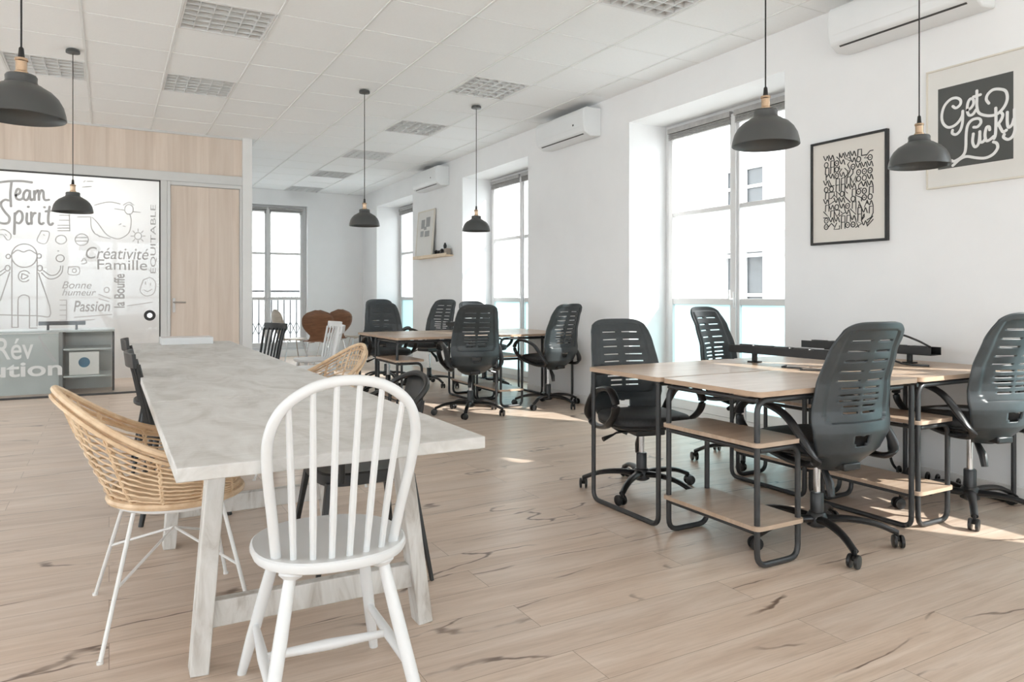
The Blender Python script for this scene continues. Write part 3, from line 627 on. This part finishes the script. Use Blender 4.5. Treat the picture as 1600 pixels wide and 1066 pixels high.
m = MB(); m.box(1.5,3.7,-.02,.02,1.195,1.23).box(1.5,3.7,-.012,.012,1.055,1.075).box(1.5,3.7,-.012,.012,.20,.225)
m.build('rail', IRON, rl)
m = MB()
for k in range(19):
    x = 1.55+k*.117; m.box(x-.010,x+.010,-.010,.010,.225,1.055)
    M = Matrix.Translation((x+.058,0,1.137)) @ Matrix.Rotation(R(90),4,'X'); m.lathe([(.045,-.004),(.053,-.004),(.053,.004),(.045,.004),(.045,-.004)], n=14, M=M, cap=False)
    m.bar((x-.058,0,.50),(x,0,.62),.014,.014).bar((x,0,.62),(x+.058,0,.50),.014,.014).bar((x-.058,0,.50),(x,0,.38),.014,.014).bar((x,0,.38),(x+.058,0,.50),.014,.014)
m.build('balusters', IRON, rl)
MB().box(1.4,3.8,-.5,.05,-.1,.08).build('balcony_slab', FACADE2, rl)
# ------------------------------------------------------------------ long whitewashed table
TH = .73; tx0, tx1 = .135, .935
tb = empty('trestle_table', (0,0,0), 0, 'long whitewashed plank table on wooden trestles', 'table')
for a, b in ((1.842,3.033),(3.044,5.697),(5.708,6.85)): MB().box(tx0, tx1, a, b, TH-.034, TH).build('tabletop', WASH, tb, bevel=.003)
def trestle(y):
    t = MB().box(tx0+.09, tx1-.02, y-.03, y+.03, TH-.095, TH-.036).build('trestle_beam', WASHL, tb, bevel=.003)
    for xt, xb in ((tx0+.155, .235), (tx1-.07, .955)): MB().bar((xt, y, TH-.040), (xb, y, .0), .052, .075, up=(0,1,0)).build('leg', WASHL, tb, bevel=.003)
    MB().box(.27, .93, y-.012, y+.028, .125, .205).build('stretcher', WASHL, tb, bevel=.003)
for y in (2.37, 3.60, 5.0, 6.3): trestle(y)

# ------------------------------------------------------------------ white hoop back chair
def hoop_chair():
    t = empty('hoop_back_chair', (0,0,0)); sh = .473
    o = [(.204*math.copysign(abs(math.cos(a))**.86, math.cos(a)), .205*math.copysign(abs(math.sin(a))**.86, math.sin(a))) for a in [2*PI*i/40 for i in range(40)]]
    MB().layers(o, [(.92,sh-.032),(.975,sh-.026),(1,sh-.014),(.99,sh-.004),(.965,sh),(.80,sh-.004),(.4,sh-.007)]).build('seat', WHITEP, t)
    half = [(-.150,-.098,sh-.01),(-.163,-.13,sh+.10),(-.181,-.178,sh+.24),(-.180,-.208,sh+.325),(-.150,-.232,sh+.392),(-.083,-.246,sh+.438),(0,-.250,sh+.452)]
    hp = smooth_path(half+[(-x, y, z) for x, y, z in half[-2::-1]], k=6)
    MB().tube(hp, .0135, 10).build('backrest_hoop', WHITEP, t)
    for k in range(6):
        u = (k-2.5)/2.5; xb = u*.112; yb = -.158+.030*u*u; xt = u*.140
        q = min([p for p in hp if p.z > sh+.3], key=lambda p: abs(p.x-xt)); yt, zt = q.y, q.z
        MB().tube(smooth_path([(xb,yb,sh-.005),(xb*1.1,(yb*.6+yt*.4),sh+.18),(xt,yt,zt)], k=4), [.0085,.0085,.0095,.0095,.009,.009,.0085,.008,.0075], 8).build('spindle', WHITEP, t)
    P = {}
    for i, (x, y, X, Y) in enumerate([(-.115,.115,-.200,.300),(.115,.115,.200,.300),(-.115,-.115,-.205,-.235),(.115,-.115,.205,-.235)]):
        a = Vector((x, y, sh-.03)); b = Vector((X, Y, 0)); P[i] = (a, b)
        L = [a.lerp(b, q) for q in (0,.04,.06,.35,.7,1)]
        MB().tube(L, [.030,.030,.0155,.0175,.0175,.0135], 12).build('leg', WHITEP, t)
    f = .62
    pts = [P[i][0].lerp(P[i][1], f) for i in range(4)]
    for a, b in ((0,2),(1,3)): MB().tube([pts[a], pts[a].lerp(pts[b],.5), pts[b]], [.010,.015,.010], 10).build('stretcher', WHITEP, t)
    MB().tube([pts[0].lerp(pts[2],.5), (pts[0]+pts[1]+pts[2]+pts[3])/4, pts[1].lerp(pts[3],.5)], [.010,.0155,.010], 10).build('stretcher', WHITEP, t)
    return t
hc = hoop_chair(); tag(hc, 'white wooden hoop back chair at the near end of the long table', 'chair')
hc.location = (.525, 1.978, 0); hc.rotation_euler = (0,0,R(-4))

# ------------------------------------------------------------------ rattan chairs, facing local +y
def rattan_chair():
    t = empty('rattan_armchair', (0,0,0))
    def pt(phi, s):
        """phi from -135..135 deg, 0 = back; s 0 seat ring .. 1 rim"""
        a = R(phi); c_, s_ = math.cos(a), math.sin(a); back = max(0, c_)
        bx, by, bz = .225*s_, -.215*c_+.0, .435
        rx = .295*s_*(1-.12*max(0,-c_)); ry = -.20*c_-.175*back**1.6; rz = .605+.215*back**2.0-.12*max(0,-c_)**1.5
        e = s**.8; bulge = math.sin(PI*s)*.02
        return Vector((bx+(rx-bx)*e+bulge*s_, by+(ry-by)*s-bulge*c_*.3, bz+(rz-bz)*s))
    N = 54; ph = [-138+276*i/N for i in range(N+1)]
    rim = [pt(p, 1) for p in ph]; m = MB(); m.tube(rim, .0115, 8); 
    m.tube([p+Vector((p.x*.05, -.01, -.022)) for p in rim], .0065, 7); m.build('rim', RATTAN, t)
    ring = [pt(p, 0) for p in [360*i/40 for i in range(40)]]
    m = MB(); m.tube([Vector((.225*math.sin(2*PI*i/40), -.215*math.cos(2*PI*i/40), .432)) for i in range(40)], .013, 8, closed=True)
    m.tube([Vector((.215*math.sin(2*PI*i/40), -.205*math.cos(2*PI*i/40), .455)) for i in range(40)], .009, 7, closed=True); m.build('seat_ring', RATTAN, t)
    m = MB()
    for k in range(1, 12):
        s = k/12; m.tube([pt(p, s)+Vector((0,0,.0012*math.sin(p*.5+k))) for p in ph], .0036, 6)
    for p in (-135,-104,-72,-44,-18,18,44,72,104,135):
        for d_ in (-1.1, 1.1):
            m.tube([pt(p+d_*(1 if q % 2 else -1), q/10)+Vector((0,0,0)) for q in range(11)], .0042, 6)
    for p in range(-30, 31, 6): m.tube([pt(p, .62), pt(p+1, .8), pt(p, 1)], .0038, 5)
    m.build('woven_basket', RATTAN, t)
    m = MB()
    for k in range(-9, 10):
        x = k*.0235; w = math.sqrt(max(0, .222**2-x*x))*.96; m.tube([(x,-w,.447),(x,-w*.5,.436),(x,w*.5,.436),(x,w,.447)], .0075, 6)
    m.build('seat_canes', RATTAN, t)
    fr = MB(); fr.tube([Vector((.205*math.sin(2*PI*i/28), -.195*math.cos(2*PI*i/28), .412)) for i in range(28)], .0075, 7, closed=True); fr.build('seat_frame', WIREW, t)
    F_ = [(-.30,-.25),(.30,-.25),(-.27,.21),(.27,.21)]
    for x, y in F_:
        a = Vector((x*.52, y*.60, .410)); b = Vector((x, y, .0)); MB().tube([a, b], .0068, 8).build('leg', WIREW, t)
        g = MB(); g.lathe([(.010,0),(.010,.008)], c=(x,y,0), n=10); g.build('foot_cap', WIREW, t)
    m = MB(); q = [Vector((x*.76, y*.79, .20)) for x, y in F_]
    for a, b in ((0,3),(1,2)): m.tube([q[a], Vector((0,-.01,.30)), q[b]], .005, 6)
    m.build('cross_brace', WIREW, t)
    return t
rc = rattan_chair(); tag(rc, 'rattan basket armchair on thin white legs at the near left of the table', 'armchair', 'rattan armchairs')
rc.location = (.215, 2.87, 0); rc.rotation_euler = (0,0,R(-88))
for nm in ():
    pass
o = copy_tree(rc); o.location = (1.03, 4.42, 0); o.rotation_euler = (0,0,R(100)); o['label'] = 'rattan basket armchair tucked in at the far right side of the table'

# ------------------------------------------------------------------ spindle chairs, facing local +y
def spindle_chair(mm):
    t = empty('spindle_chair', (0,0,0)); sh = .45
    o = [(.205*math.copysign(abs(math.cos(a))**.6, math.cos(a)), .20*math.copysign(abs(math.sin(a))**.6, math.sin(a))) for a in [2*PI*i/32 for i in range(32)]]
    MB().layers(o, [(.95,sh-.03),(1,sh-.02),(1,sh-.006),(.97,sh),(.7,sh-.006)]).build('seat', mm, t)
    m = MB(); A = [(-.20,-.218),(-.10,-.243),(0,-.250),(.10,-.243),(.20,-.218)]
    vs = []; fs = []; P = smooth_path([(a, b, 0) for a, b in A], k=4)
    for p in P: vs += [(p.x,p.y,.770),(p.x,p.y-.018,.775),(p.x,p.y-.026,.845),(p.x,p.y-.008,.845)]
    for i in range(len(P)-1): fs += [tuple((i*4+a, i*4+(a+1) % 4, (i+1)*4+(a+1) % 4, (i+1)*4+a)) for a in range(4)]
    fs += [(0,1,2,3), tuple(len(vs)-4+k for k in (3,2,1,0))]
    fixnormals(m.add(vs, fs).build('top_rail', mm, t, bevel=.003))
    for k in range(7):
        u = (k-3)/3; e = abs(u) > .9
        MB().tube([(u*.165,-.165+.02*u*u,sh-.008),(u*.172,-.200+.02*u*u,.62),(u*.185,-.245+.028*u*u,.79)], [.010,.011,.009] if not e else [.013,.013,.012], 7).build('spindle', mm, t)
    for x, y in ((-1,1),(1,1),(-1,-1),(1,-1)): MB().tube([(x*.13,y*.13,sh-.025),(x*.165,y*.165,.2),(x*.20,y*.205,0)], [.014,.018,.012], 9).build('leg', mm, t)
    m = MB()
    for x in (-1,1): m.tube([(x*.172,.17,.17),(x*.172,-.17,.17)], .009, 7)
    m.tube([(-.17,0,.17),(.17,0,.17)], .009, 7); m.build('stretcher', mm, t)
    return t
sc_ = spindle_chair(BLACK); tag(sc_, 'x', 'chair', 'black spindle back chairs')
bs = [((.34,4.18),-90,'nearer black spindle back chair on the left side of the long table'), ((.34,5.40),-91,'farther black spindle back chair on the left side of the long table'),
      ((1.30,7.72),112,'black spindle back chair beyond the far end of the long table')]
for q, (p, r, l) in enumerate(bs): place(sc_, q == 0, (p[0], p[1], 0), r, l)
ws = spindle_chair(WHITEP); tag(ws, 'nearer of the two white spindle chairs beyond the table', 'chair', 'white spindle back chairs'); ws.location = (1.72,6.95,0); ws.rotation_euler = (0,0,R(75))
o = copy_tree(ws); o.location = (1.95,7.95,0); o.rotation_euler = (0,0,R(95)); o['label'] = 'farther white spindle chair, in front of the pedestal table'

# ------------------------------------------------------------------ black metal armchair, facing local +y
t = empty('metal_armchair', (0,0,0), 0, 'black metal armchair with solid back splat at the right side of the table', 'armchair')
o = [(.19*math.copysign(abs(math.cos(a))**.45, math.cos(a)), .19*math.copysign(abs(math.sin(a))**.45, math.sin(a))) for a in [2*PI*i/36 for i in range(36)]]
MB().layers(o, [(.97,.405),(1,.408),(1.0,.448),(.97,.455),(.7,.450)]).build('seat', BLACK, t)
for x, y in ((-1,1),(1,1),(-1,-1),(1,-1)): MB().bar((x*.165,y*.165,.42),(x*.225,y*.23,0),.034,.022,.018,.014,up=(0,1,0)).build('leg', BLACK, t, bevel=.003)
MB().tube(smooth_path([(-.215,.13,.43),(-.235,.12,.60),(-.235,.02,.665),(-.215,-.13,.69),(-.16,-.235,.765),(0,-.262,.80),(.16,-.235,.765),(.215,-.13,.69),(.235,.02,.665),(.235,.12,.60),(.215,.13,.43)], k=6), .012, 8).build('arm_rail', BLACK, t)
vs = []; fs = []
for k in range(7):
    z = .445+.35*k/6; y = -.18-.085*(k/6)**1.2
    for x in (-.085,-.03,.03,.085): vs.append((x*(1.05+.25*k/6), y-.006*(1-abs(x)/.085), z))
for k in range(6):
    for j in range(3): fs.append((k*4+j, k*4+j+1, (k+1)*4+j+1, (k+1)*4+j))
s = MB().add(vs, fs).build('back_splat', BLACK, t); sm = s.modifiers.new('s', 'SOLIDIFY'); sm.thickness = .004
for x in (-1,1): MB().tube([(x*.17,-.17,.44),(x*.19,-.205,.71)], .008, 7).build('back_post', BLACK, t)
t.location = (.89, 2.90, 0); t.rotation_euler = (0,0,R(90))

# ------------------------------------------------------------------ office chairs, facing local +y
def office_chair():
    t = empty('office_chair', (0,0,0))
    zs = lambda v: .365+.665*v
    def yb(v):
        K = [(0,-.125),(.06,-.185),(.15,-.232),(.28,-.250),(.42,-.240),(.6,-.255),(.8,-.300),(1.,-.355)]
        for (a, p), (b, q) in zip(K, K[1:]):
            if v <= b: u = (v-a)/(b-a); u = u*u*(3-2*u)*.35+u*.65; return p+(q-p)*u
        return K[-1][1]
    def hw(v):
        K = [(0,.060),(.03,.105),(.08,.150),(.15,.190),(.25,.224),(.34,.235),(.5,.228),(.75,.208),(.92,.192),(1.,.176)]
        for (a, p), (b, q) in zip(K, K[1:]):
            if v <= b: u = (v-a)/(b-a); return p+(q-p)*u
        return K[-1][1]
    NU, NV = 40, 160; vs = []; fs = []
    def inside(u, v):
        x = u*hw(v); lo, hi = .34, .955; w = .80*hw(v)-.03*max(0,(.45-v)/.11)**2
        return lo < v < hi and abs(x) < w
    for j in range(NV+1):
        v = j/NV
        for i in range(NU+1):
            u = -1+2*i/NU; x = u*hw(v); z = zs(v)-.035*abs(u)**5*max(0,(v-.8)/.2)+.0*u
            y = yb(v)+.060*u*u*(1-.2*v)+(.009 if inside(u, v) else 0.)
            vs.append((x, y, z))
    slots = []
    for k in range(5): slots.append((.88-k*.066, .0063, [(-.62,-.08),(.08,.62)]))
    for k in range(5): slots.append((.88-4*.066-.048-k*.040, .0063, [(-.50,-.05),(.05,.50)] if k < 3 else [(-.40,-.05),(.05,.40)]))
    hc_, hr = .225, (.21, .036)
    for j in range(NV):
        for i in range(NU):
            u = -1+2*(i+.5)/NU; v = (j+.5)/NV; cut = False
            for sv, sh_, us in slots:
                if abs(v-sv) < sh_ and any(a < u < b for a, b in us): cut = True
            du = u/hr[0]; dv = (v-hc_)/hr[1]
            if abs(du) < 1 and -1 < dv < 1-.25*max(0, 1-abs(du)*4) and abs(du) < 1-.42*max(0,-dv)**1.5: cut = True
            if not cut: a = j*(NU+1)+i; fs.append((a, a+1, a+NU+2, a+NU+1))
    b = MB().add(vs, fs).build('backrest', SHELL, t, sharp=50)
    s = b.modifiers.new('thick', 'SOLIDIFY'); s.thickness = .011; s.offset = 0
    o = [(.238*math.copysign(abs(math.cos(a))**.62, math.cos(a)), .228*math.copysign(abs(math.sin(a))**.62, math.sin(a))) for a in [2*PI*i/44 for i in range(44)]]
    MB().layers(o, [(.70,.428,.02),(.93,.436,.02),(.985,.445,.02),(.99,.455,.02)]).build('seat_pan', PLAST, t)
    MB().layers(o, [(.985,.456,.02),(1.0,.468,.02),(1.0,.484,.02),(.965,.498,.02),(.85,.507,.02),(.5,.507,.02),(.2,.505,.02)]).build('seat', CUSH, t, sharp=80)
    for sx in (-1, 1):
        p = smooth_path([(sx*.225,-.205,.43),(sx*.256,-.185,.50),(sx*.262,-.08,.61),(sx*.265,.04,.652),(sx*.265,.15,.655),(sx*.265,.215,.60),(sx*.262,.20,.535),(sx*.255,.12,.475),(sx*.235,.03,.437),(sx*.225,-.10,.415)], closed=True, k=5)
        MB().tube(p, .024, 10, closed=True, flat=.6, up=(0,0,1)).build('armrest', PLAST, t)
    m = MB(); m.box(-.09,.09,-.13,.12,.385,.430); m.box(-.05,.05,-.20,-.12,.375,.41); m.build('tilt_mechanism', PLAST, t, bevel=.008)
    MB().tube([(.05,.0,.40),(.17,.02,.395),(.20,.02,.380)], .006, 7).tube([(.19,.02,.385),(.255,.03,.365)], [.007,.014], 8).build('lever', PLAST, t)
    MB().tube([(0,-.02,.385),(-.03,-.10,.30),(-.035,-.115,.245)], [.010,.020,.016], 9).build('tension_knob', PLAST, t)
    m = MB(); m.lathe([(.030,.105),(.030,.22),(.027,.225)], n=20); m.build('column_sleeve', PLAST, t)
    MB().lathe([(.0155,.225),(.0155,.40)], n=18).build('gas_lift', CHROME, t)
    m = MB(); m.lathe([(.030,.065),(.046,.075),(.048,.115),(.036,.135)], n=22)
    for k in range(5):
        a = R(90+72*k); d = Vector((math.cos(a), math.sin(a), 0))
        P_ = smooth_path([d*.03+Vector((0,0,.105)), d*.13+Vector((0,0,.112)), d*.24+Vector((0,0,.100)), d*.335+Vector((0,0,.066))], k=4)
        m.tube(P_, [.026,.025,.024,.023,.022,.021,.020,.019,.018,.018,.017,.017,.017], 9, flat=.75, up=(0,0,1))
    m.build('five_star_base', PLAST, t)
    for k in range(5):
        a = R(90+72*k); c = Vector((math.cos(a)*.335, math.sin(a)*.335, .030)); w = R(37*k+20); ax = Vector((math.cos(w), math.sin(w), 0))
        M = Matrix.Translation(c+Vector((-ax.y, ax.x, 0))*.012) @ ax.to_track_quat('Z', 'Y').to_matrix().to_4x4()
        q = MB()
        for s_ in (-1, 1): q.lathe([(.012,s_*.007),(.028,s_*.009),(.030,s_*.014),(.028,s_*.022),(.010,s_*.025)], n=18, M=M)
        q.tube([c+Vector((0,0,.045)), c+Vector((0,0,.012))], .008, 7); q.add(*[[] , []]) if False else None
        q.lathe([(.020,.040),(.022,.046),(.010,.056)], c=(c.x,c.y,-.008), n=14)
        fixnormals(q.build('caster', PLAST, t))
    return t
oc = office_chair(); tag(oc, 'x', 'office chair', 'black mesh look office chairs')
UP = ('backrest','seat_pan','seat','armrest','tilt_mechanism','lever','tension_knob')
# hub position, heading of the seat (0 = facing away from the camera along the wall), height change
chairs = [((2.855,2.25), -5, -.01, 'black office chair nearest the camera at the front of the near desks'),
          ((3.93,2.16), -12, .02, 'glossy black office chair cut by the right edge of the photo'),
          ((2.69,3.31), 168, -.045, 'black office chair behind the left end of the near desks'),
          ((3.80,3.58), 194, .02, 'black office chair in front of the large window, only its back showing'),
          ((3.02,6.27), -12, .02, 'black office chair nearest the camera at the far desks'),
          ((3.93,6.33), 12, .02, 'sunlit black office chair to the right of the far desks'),
          ((2.80,7.98), 176, .02, 'black office chair facing the camera behind the far desks'),
          ((3.22,9.25), 180, .05, 'black office chair mostly hidden directly behind another at the far desks'),
          ((3.52,8.50), 115, .05, 'black office chair seen from the side below the picture ledge'),
          ((4.02,7.95), 185, .03, 'black office chair hidden behind the nearest chair of the far desks')]
spin = [15, 62, 27, 10, 15, 40, 0, 0, 0, 30]
for q, (p, r, dz, l) in enumerate(chairs):
    o = place(oc, q == 0, (p[0], p[1], 0), r, l, 0)
    for ch in kids(o):
        n_ = ch.name.split('.')[0]
        if n_ in UP: ch.location.z = dz
        if n_ in ('five_star_base','caster'): ch.rotation_euler = (0,0,R(spin[q]))

# ------------------------------------------------------------------ desks
DH = .735; DW = 1.085; DD = .60
def top(parent, DW=1.085):
    o = [(p.x, p.y) for p in round_path([(0,0,0),(DW,0,0),(DW,DD,0),(0,DD,0)], .035, 4, closed=True)]
    n = len(o)
    MB().layers(o, [(1,DH-.022),(1,DH-.0012)]).build('desk_top', EDGEW, parent)
    MB().add([(x,y,DH) for x, y in o]+[(x,y,DH-.0011) for x, y in o], [tuple(range(n)), tuple(range(2*n-1,n-1,-1))]+[(i, n+i, n+(i+1) % n, (i+1) % n) for i in range(n)]).build('worktop_surface', DESKW, parent)
def shelf_desk(DW=1.085):
    t = empty('shelf_desk', (0,0,0)); top(t, DW); r = .0125
    for y in (.030, DD-.030):
        p = round_path([(DW-.10,y,DH-.040),(.020,y,DH-.040),(.020,y,r),(.265,y,r),(.265,y,.488),(.03,y,.488)], .055, 5)
        MB().tube(p, r, 10).build('bent_leg', TUBE, t)
    q = (('x',.020,.488),('x',.020,.150),('x',.265,.150),('x',.02,DH-.040))
    for _, x_, z_ in q: MB().tube([(x_,.03,z_),(x_,DD-.03,z_)], .010, 8).build('cross_tube', TUBE, t)
    for z in (.505, .163): 
        o = [(p.x, p.y) for p in round_path([(-.005,.005,0),(.285,.005,0),(.285,DD-.005,0),(-.005,DD-.005,0)], .03, 4, closed=True)]
        MB().layers(o, [(1,z),(1,z+.018)]).build('shelf', DESKW, t)
    MB().tube(round_path([(DW-.02,.03,DH-.035),(DW-.02,.03,r),(DW-.02,DD-.03,r),(DW-.02,DD-.03,DH-.035)], .05, 5), r, 10).build('end_leg', TUBE, t)
    return t
def plain_desk():
    t = empty('plain_desk', (0,0,0)); top(t); r = .0125
    for x in (.02, DW-.02): MB().tube(round_path([(x,.03,DH-.035),(x,.03,r),(x,DD-.03,r),(x,DD-.03,DH-.035)], .05, 5), r, 10).build('bent_leg', TUBE, t)
    for y in (.03, DD-.03): MB().tube([(.02,y,DH-.035),(DW-.02,y,DH-.035)], .010, 8).build('cross_tube', TUBE, t)
    return t
sd = shelf_desk(); tag(sd, 'x', 'desk', 'oak desks with tube frames and shelves'); sw = shelf_desk(.90); tag(sw, 'x', 'desk', 'oak desks with tube frames and shelves'); pd = plain_desk(); tag(pd, 'x', 'desk', 'oak desks with plain tube frames')
q = 0
for (ox, oy, w) in ((2.315, 2.10, 'near'), (2.335, 6.43, 'far')):
    place(sd, q == 0, (ox, oy, 0), 0, 'oak desk with two open shelves at the front left of the %s desk group' % w)
    place(sw, q == 0, (ox+DW+.012, oy, 0), 0, 'oak desk with shelves at the front right of the %s desk group, beside the wall' % w)
    place(sw, False, (ox+DW+.012, oy+DD+.015, 0), 0, 'oak desk with shelves at the rear right of the %s desk group' % w)
    place(pd, q == 0, (ox, oy+DD+.015, 0), 0, 'oak desk without shelves at the rear left of the %s desk group' % w)
    q += 1
def cable_tray():
    t = empty('cable_tray', (0,0,0))        # along local y
    m = MB(); m.box(-.055,.055,-.42,.42,.055,.059).box(-.055,-.051,-.42,.42,.055,.10).box(.051,.055,-.42,.42,.055,.10)
    m.build('tray', BLACK, t)
    for y in (-.27,.27): MB().box(-.03,.03,y-.03,y+.03,0,.008).box(-.012,.012,y-.012,y+.012,.008,.056).build('stand', BLACK, t, bevel=.002)
    for k in range(6): MB().box(-.022,.022,-.38+k*.13,-.28+k*.13,.060,.105).build('socket_block', PLAST, t, bevel=.006)
    return t
ct = cable_tray(); tag(ct, 'x', 'cable tray', 'black desk cable trays')
place(ct, True, (3.35, 2.80, DH), 1, 'long black cable tray with sockets standing between the near desks')
place(ct, False, (3.37, 7.10, DH), 0, 'black cable tray standing between the far desks')
o = place(ct, False, (4.08, 2.86, DH), 3, 'black cable tray with loose cables on the near desks beside the wall')
def cable(name, pts, r, label, cat='cable'):
    return tag(MB().tube(smooth_path(pts, k=6), r, 7).build(name, PLAST), label, cat)
cable('loose_cable', [(4.06,2.45,.84),(4.10,2.55,.87),(4.05,2.62,.90),(4.12,2.72,.85),(4.02,2.80,.80),(4.0,2.60,.745),(3.95,2.50,.74),(3.97,2.40,.74)], .006, 'tangled black cable on the cable tray beside the wall')
cable('desk_cable', [(3.30,2.80,.7395),(3.22,2.76,.7395),(3.25,2.66,.7395),(3.18,2.60,.7395),(3.28,2.53,.7395)], .0035, 'thin dark cable curling on the worktop beside the tray stands')
cl = []
for k in range(56): a = k*.8; cl.append((4.20+.034*math.cos(a), 2.74-k*.0075, .055+.034*math.sin(a)+.0))
cable('coiled_cable', [(4.16,2.76,.66),(4.16,2.77,.30),(4.18,2.76,.12)]+cl, .008, 'black coiled cable hanging under the near desks and lying on the floor by the wall')

# ------------------------------------------------------------------ far dining group
t = empty('pedestal_table', (3.2,12.2,0), 0, 'round white pedestal table in front of the far wall', 'table')
MB().lathe([(.38,.722),(.40,.73),(.40,.742),(.395,.746)], n=40).build('tabletop', WHITEP, t)
MB().lathe([(.26,0),(.255,.012),(.16,.04),(.075,.10),(.040,.22),(.030,.40),(.036,.58),(.075,.70),(.10,.721)], n=32).build('pedestal', WHITEP, t)
def shell_chair(mm):
    t = empty('shell_chair', (0,0,0)); vs = []; fs = []     # moulded veneer shell with a waist, facing +y
    NV, NU = 26, 12
    for j in range(NV+1):
        v = j/NV                      # 0 front of the seat .. 1 top of the back
        if v < .5: s = v/.5; y = .21-.38*s; z = .455-.015*math.sin(PI*s)
        else: s = (v-.5)/.5; y = -.17-.05*math.sin(s*PI/2)-.07*s; z = .455+.46*s**1.15
        w = .20+.0*v
        if v < .42: w = .13+.085*math.sin(min(1, v/.25)*PI/2)
        elif v < .62: w = .215-.105*math.sin((v-.42)/.20*PI/2)
        else: w = .11+.115*math.sin(min(1,(v-.62)/.2)*PI/2)*1.0
        if v > .86: w = .225*math.sqrt(max(.02, 1-((v-.86)/.142)**2))
        if v < .06: w *= .75+.25*v/.06
        for i in range(NU+1):
            u = -1+2*i/NU; vs.append((u*w, y+(.03*u*u if v > .55 else 0), z+(.012*u*u if v < .5 else 0)))
    for j in range(NV):
        for i in range(NU): a = j*(NU+1)+i; fs.append((a,a+1,a+NU+2,a+NU+1))
    o = MB().add(vs, fs).build('shell', mm, t, sharp=80); s = o.modifiers.new('s','SOLIDIFY'); s.thickness = .011; s.offset = 0
    for x, y in ((-1,1),(1,1),(-1,-1),(1,-1)): MB().tube([(x*.05,y*.05,.435),(x*.13,y*.12,.428),(x*.21,y*.215,0)], .008, 7).build('leg', CHROME, t)
    return t
br_ = shell_chair(BROWN); tag(br_, 'x', 'chair', 'brown shell chairs')
place(br_, True, (2.74,10.95,0), -14, 'brown shell chair in front of the white pedestal table, nearest the camera')
place(br_, False, (3.10,11.50,0), 14, 'brown shell chair half hidden behind the other brown one')
be_ = shell_chair(BEIGE); tag(be_, 'x', 'chair', 'beige shell chairs')
place(be_, True, (2.50,11.60,0), -80, 'beige shell chair left of the pedestal table by the balcony window')
place(be_, False, (3.62,11.75,0), 85, 'beige shell chair right of the pedestal table beside the office chairs')
tag(MB().box(.37,.76,6.50,6.78,TH,TH+.055).build('white_box', WHITEP, bevel=.003), 'flat white box lying on the far end of the long table', 'box')

# ------------------------------------------------------------------ light and camera
sun = bpy.data.lights.new('sun', 'SUN'); sun.energy = 9; sun.angle = R(.6); sun.color = (1,.965,.91)
so = bpy.data.objects.new('sun', sun); C.objects.link(so); so.rotation_euler = Vector((-1,1.4,-1.09)).to_track_quat('-Z','Y').to_euler()
w = bpy.data.worlds.new('sky'); bpy.context.scene.world = w; w.use_nodes = True
bg = w.node_tree.nodes['Background']; bg.inputs[0].default_value = (.90,.955,1,1); bg.inputs[1].default_value = 4.2
cam = bpy.data.cameras.new('camera'); co = bpy.data.objects.new('camera', cam); C.objects.link(co)
co.location = (0,0,1.13); co.rotation_euler = (R(90),0,R(-29)); cam.lens = 1136/1600*36; cam.sensor_width = 36; cam.shift_y = -(533-462)/1600; cam.clip_end = 200; cam.clip_start = .05
sc = bpy.context.scene; sc.camera = co
sc.view_settings.view_transform = 'Standard'; sc.view_settings.look = 'None'; sc.view_settings.gamma = 1; sc.view_settings.use_curve_mapping = False
sc.view_settings.exposure = 0.13
sc.cycles.max_bounces = 14; sc.cycles.diffuse_bounces = 8; sc.cycles.transparent_max_bounces = 16; sc.cycles.sample_clamp_indirect = 8
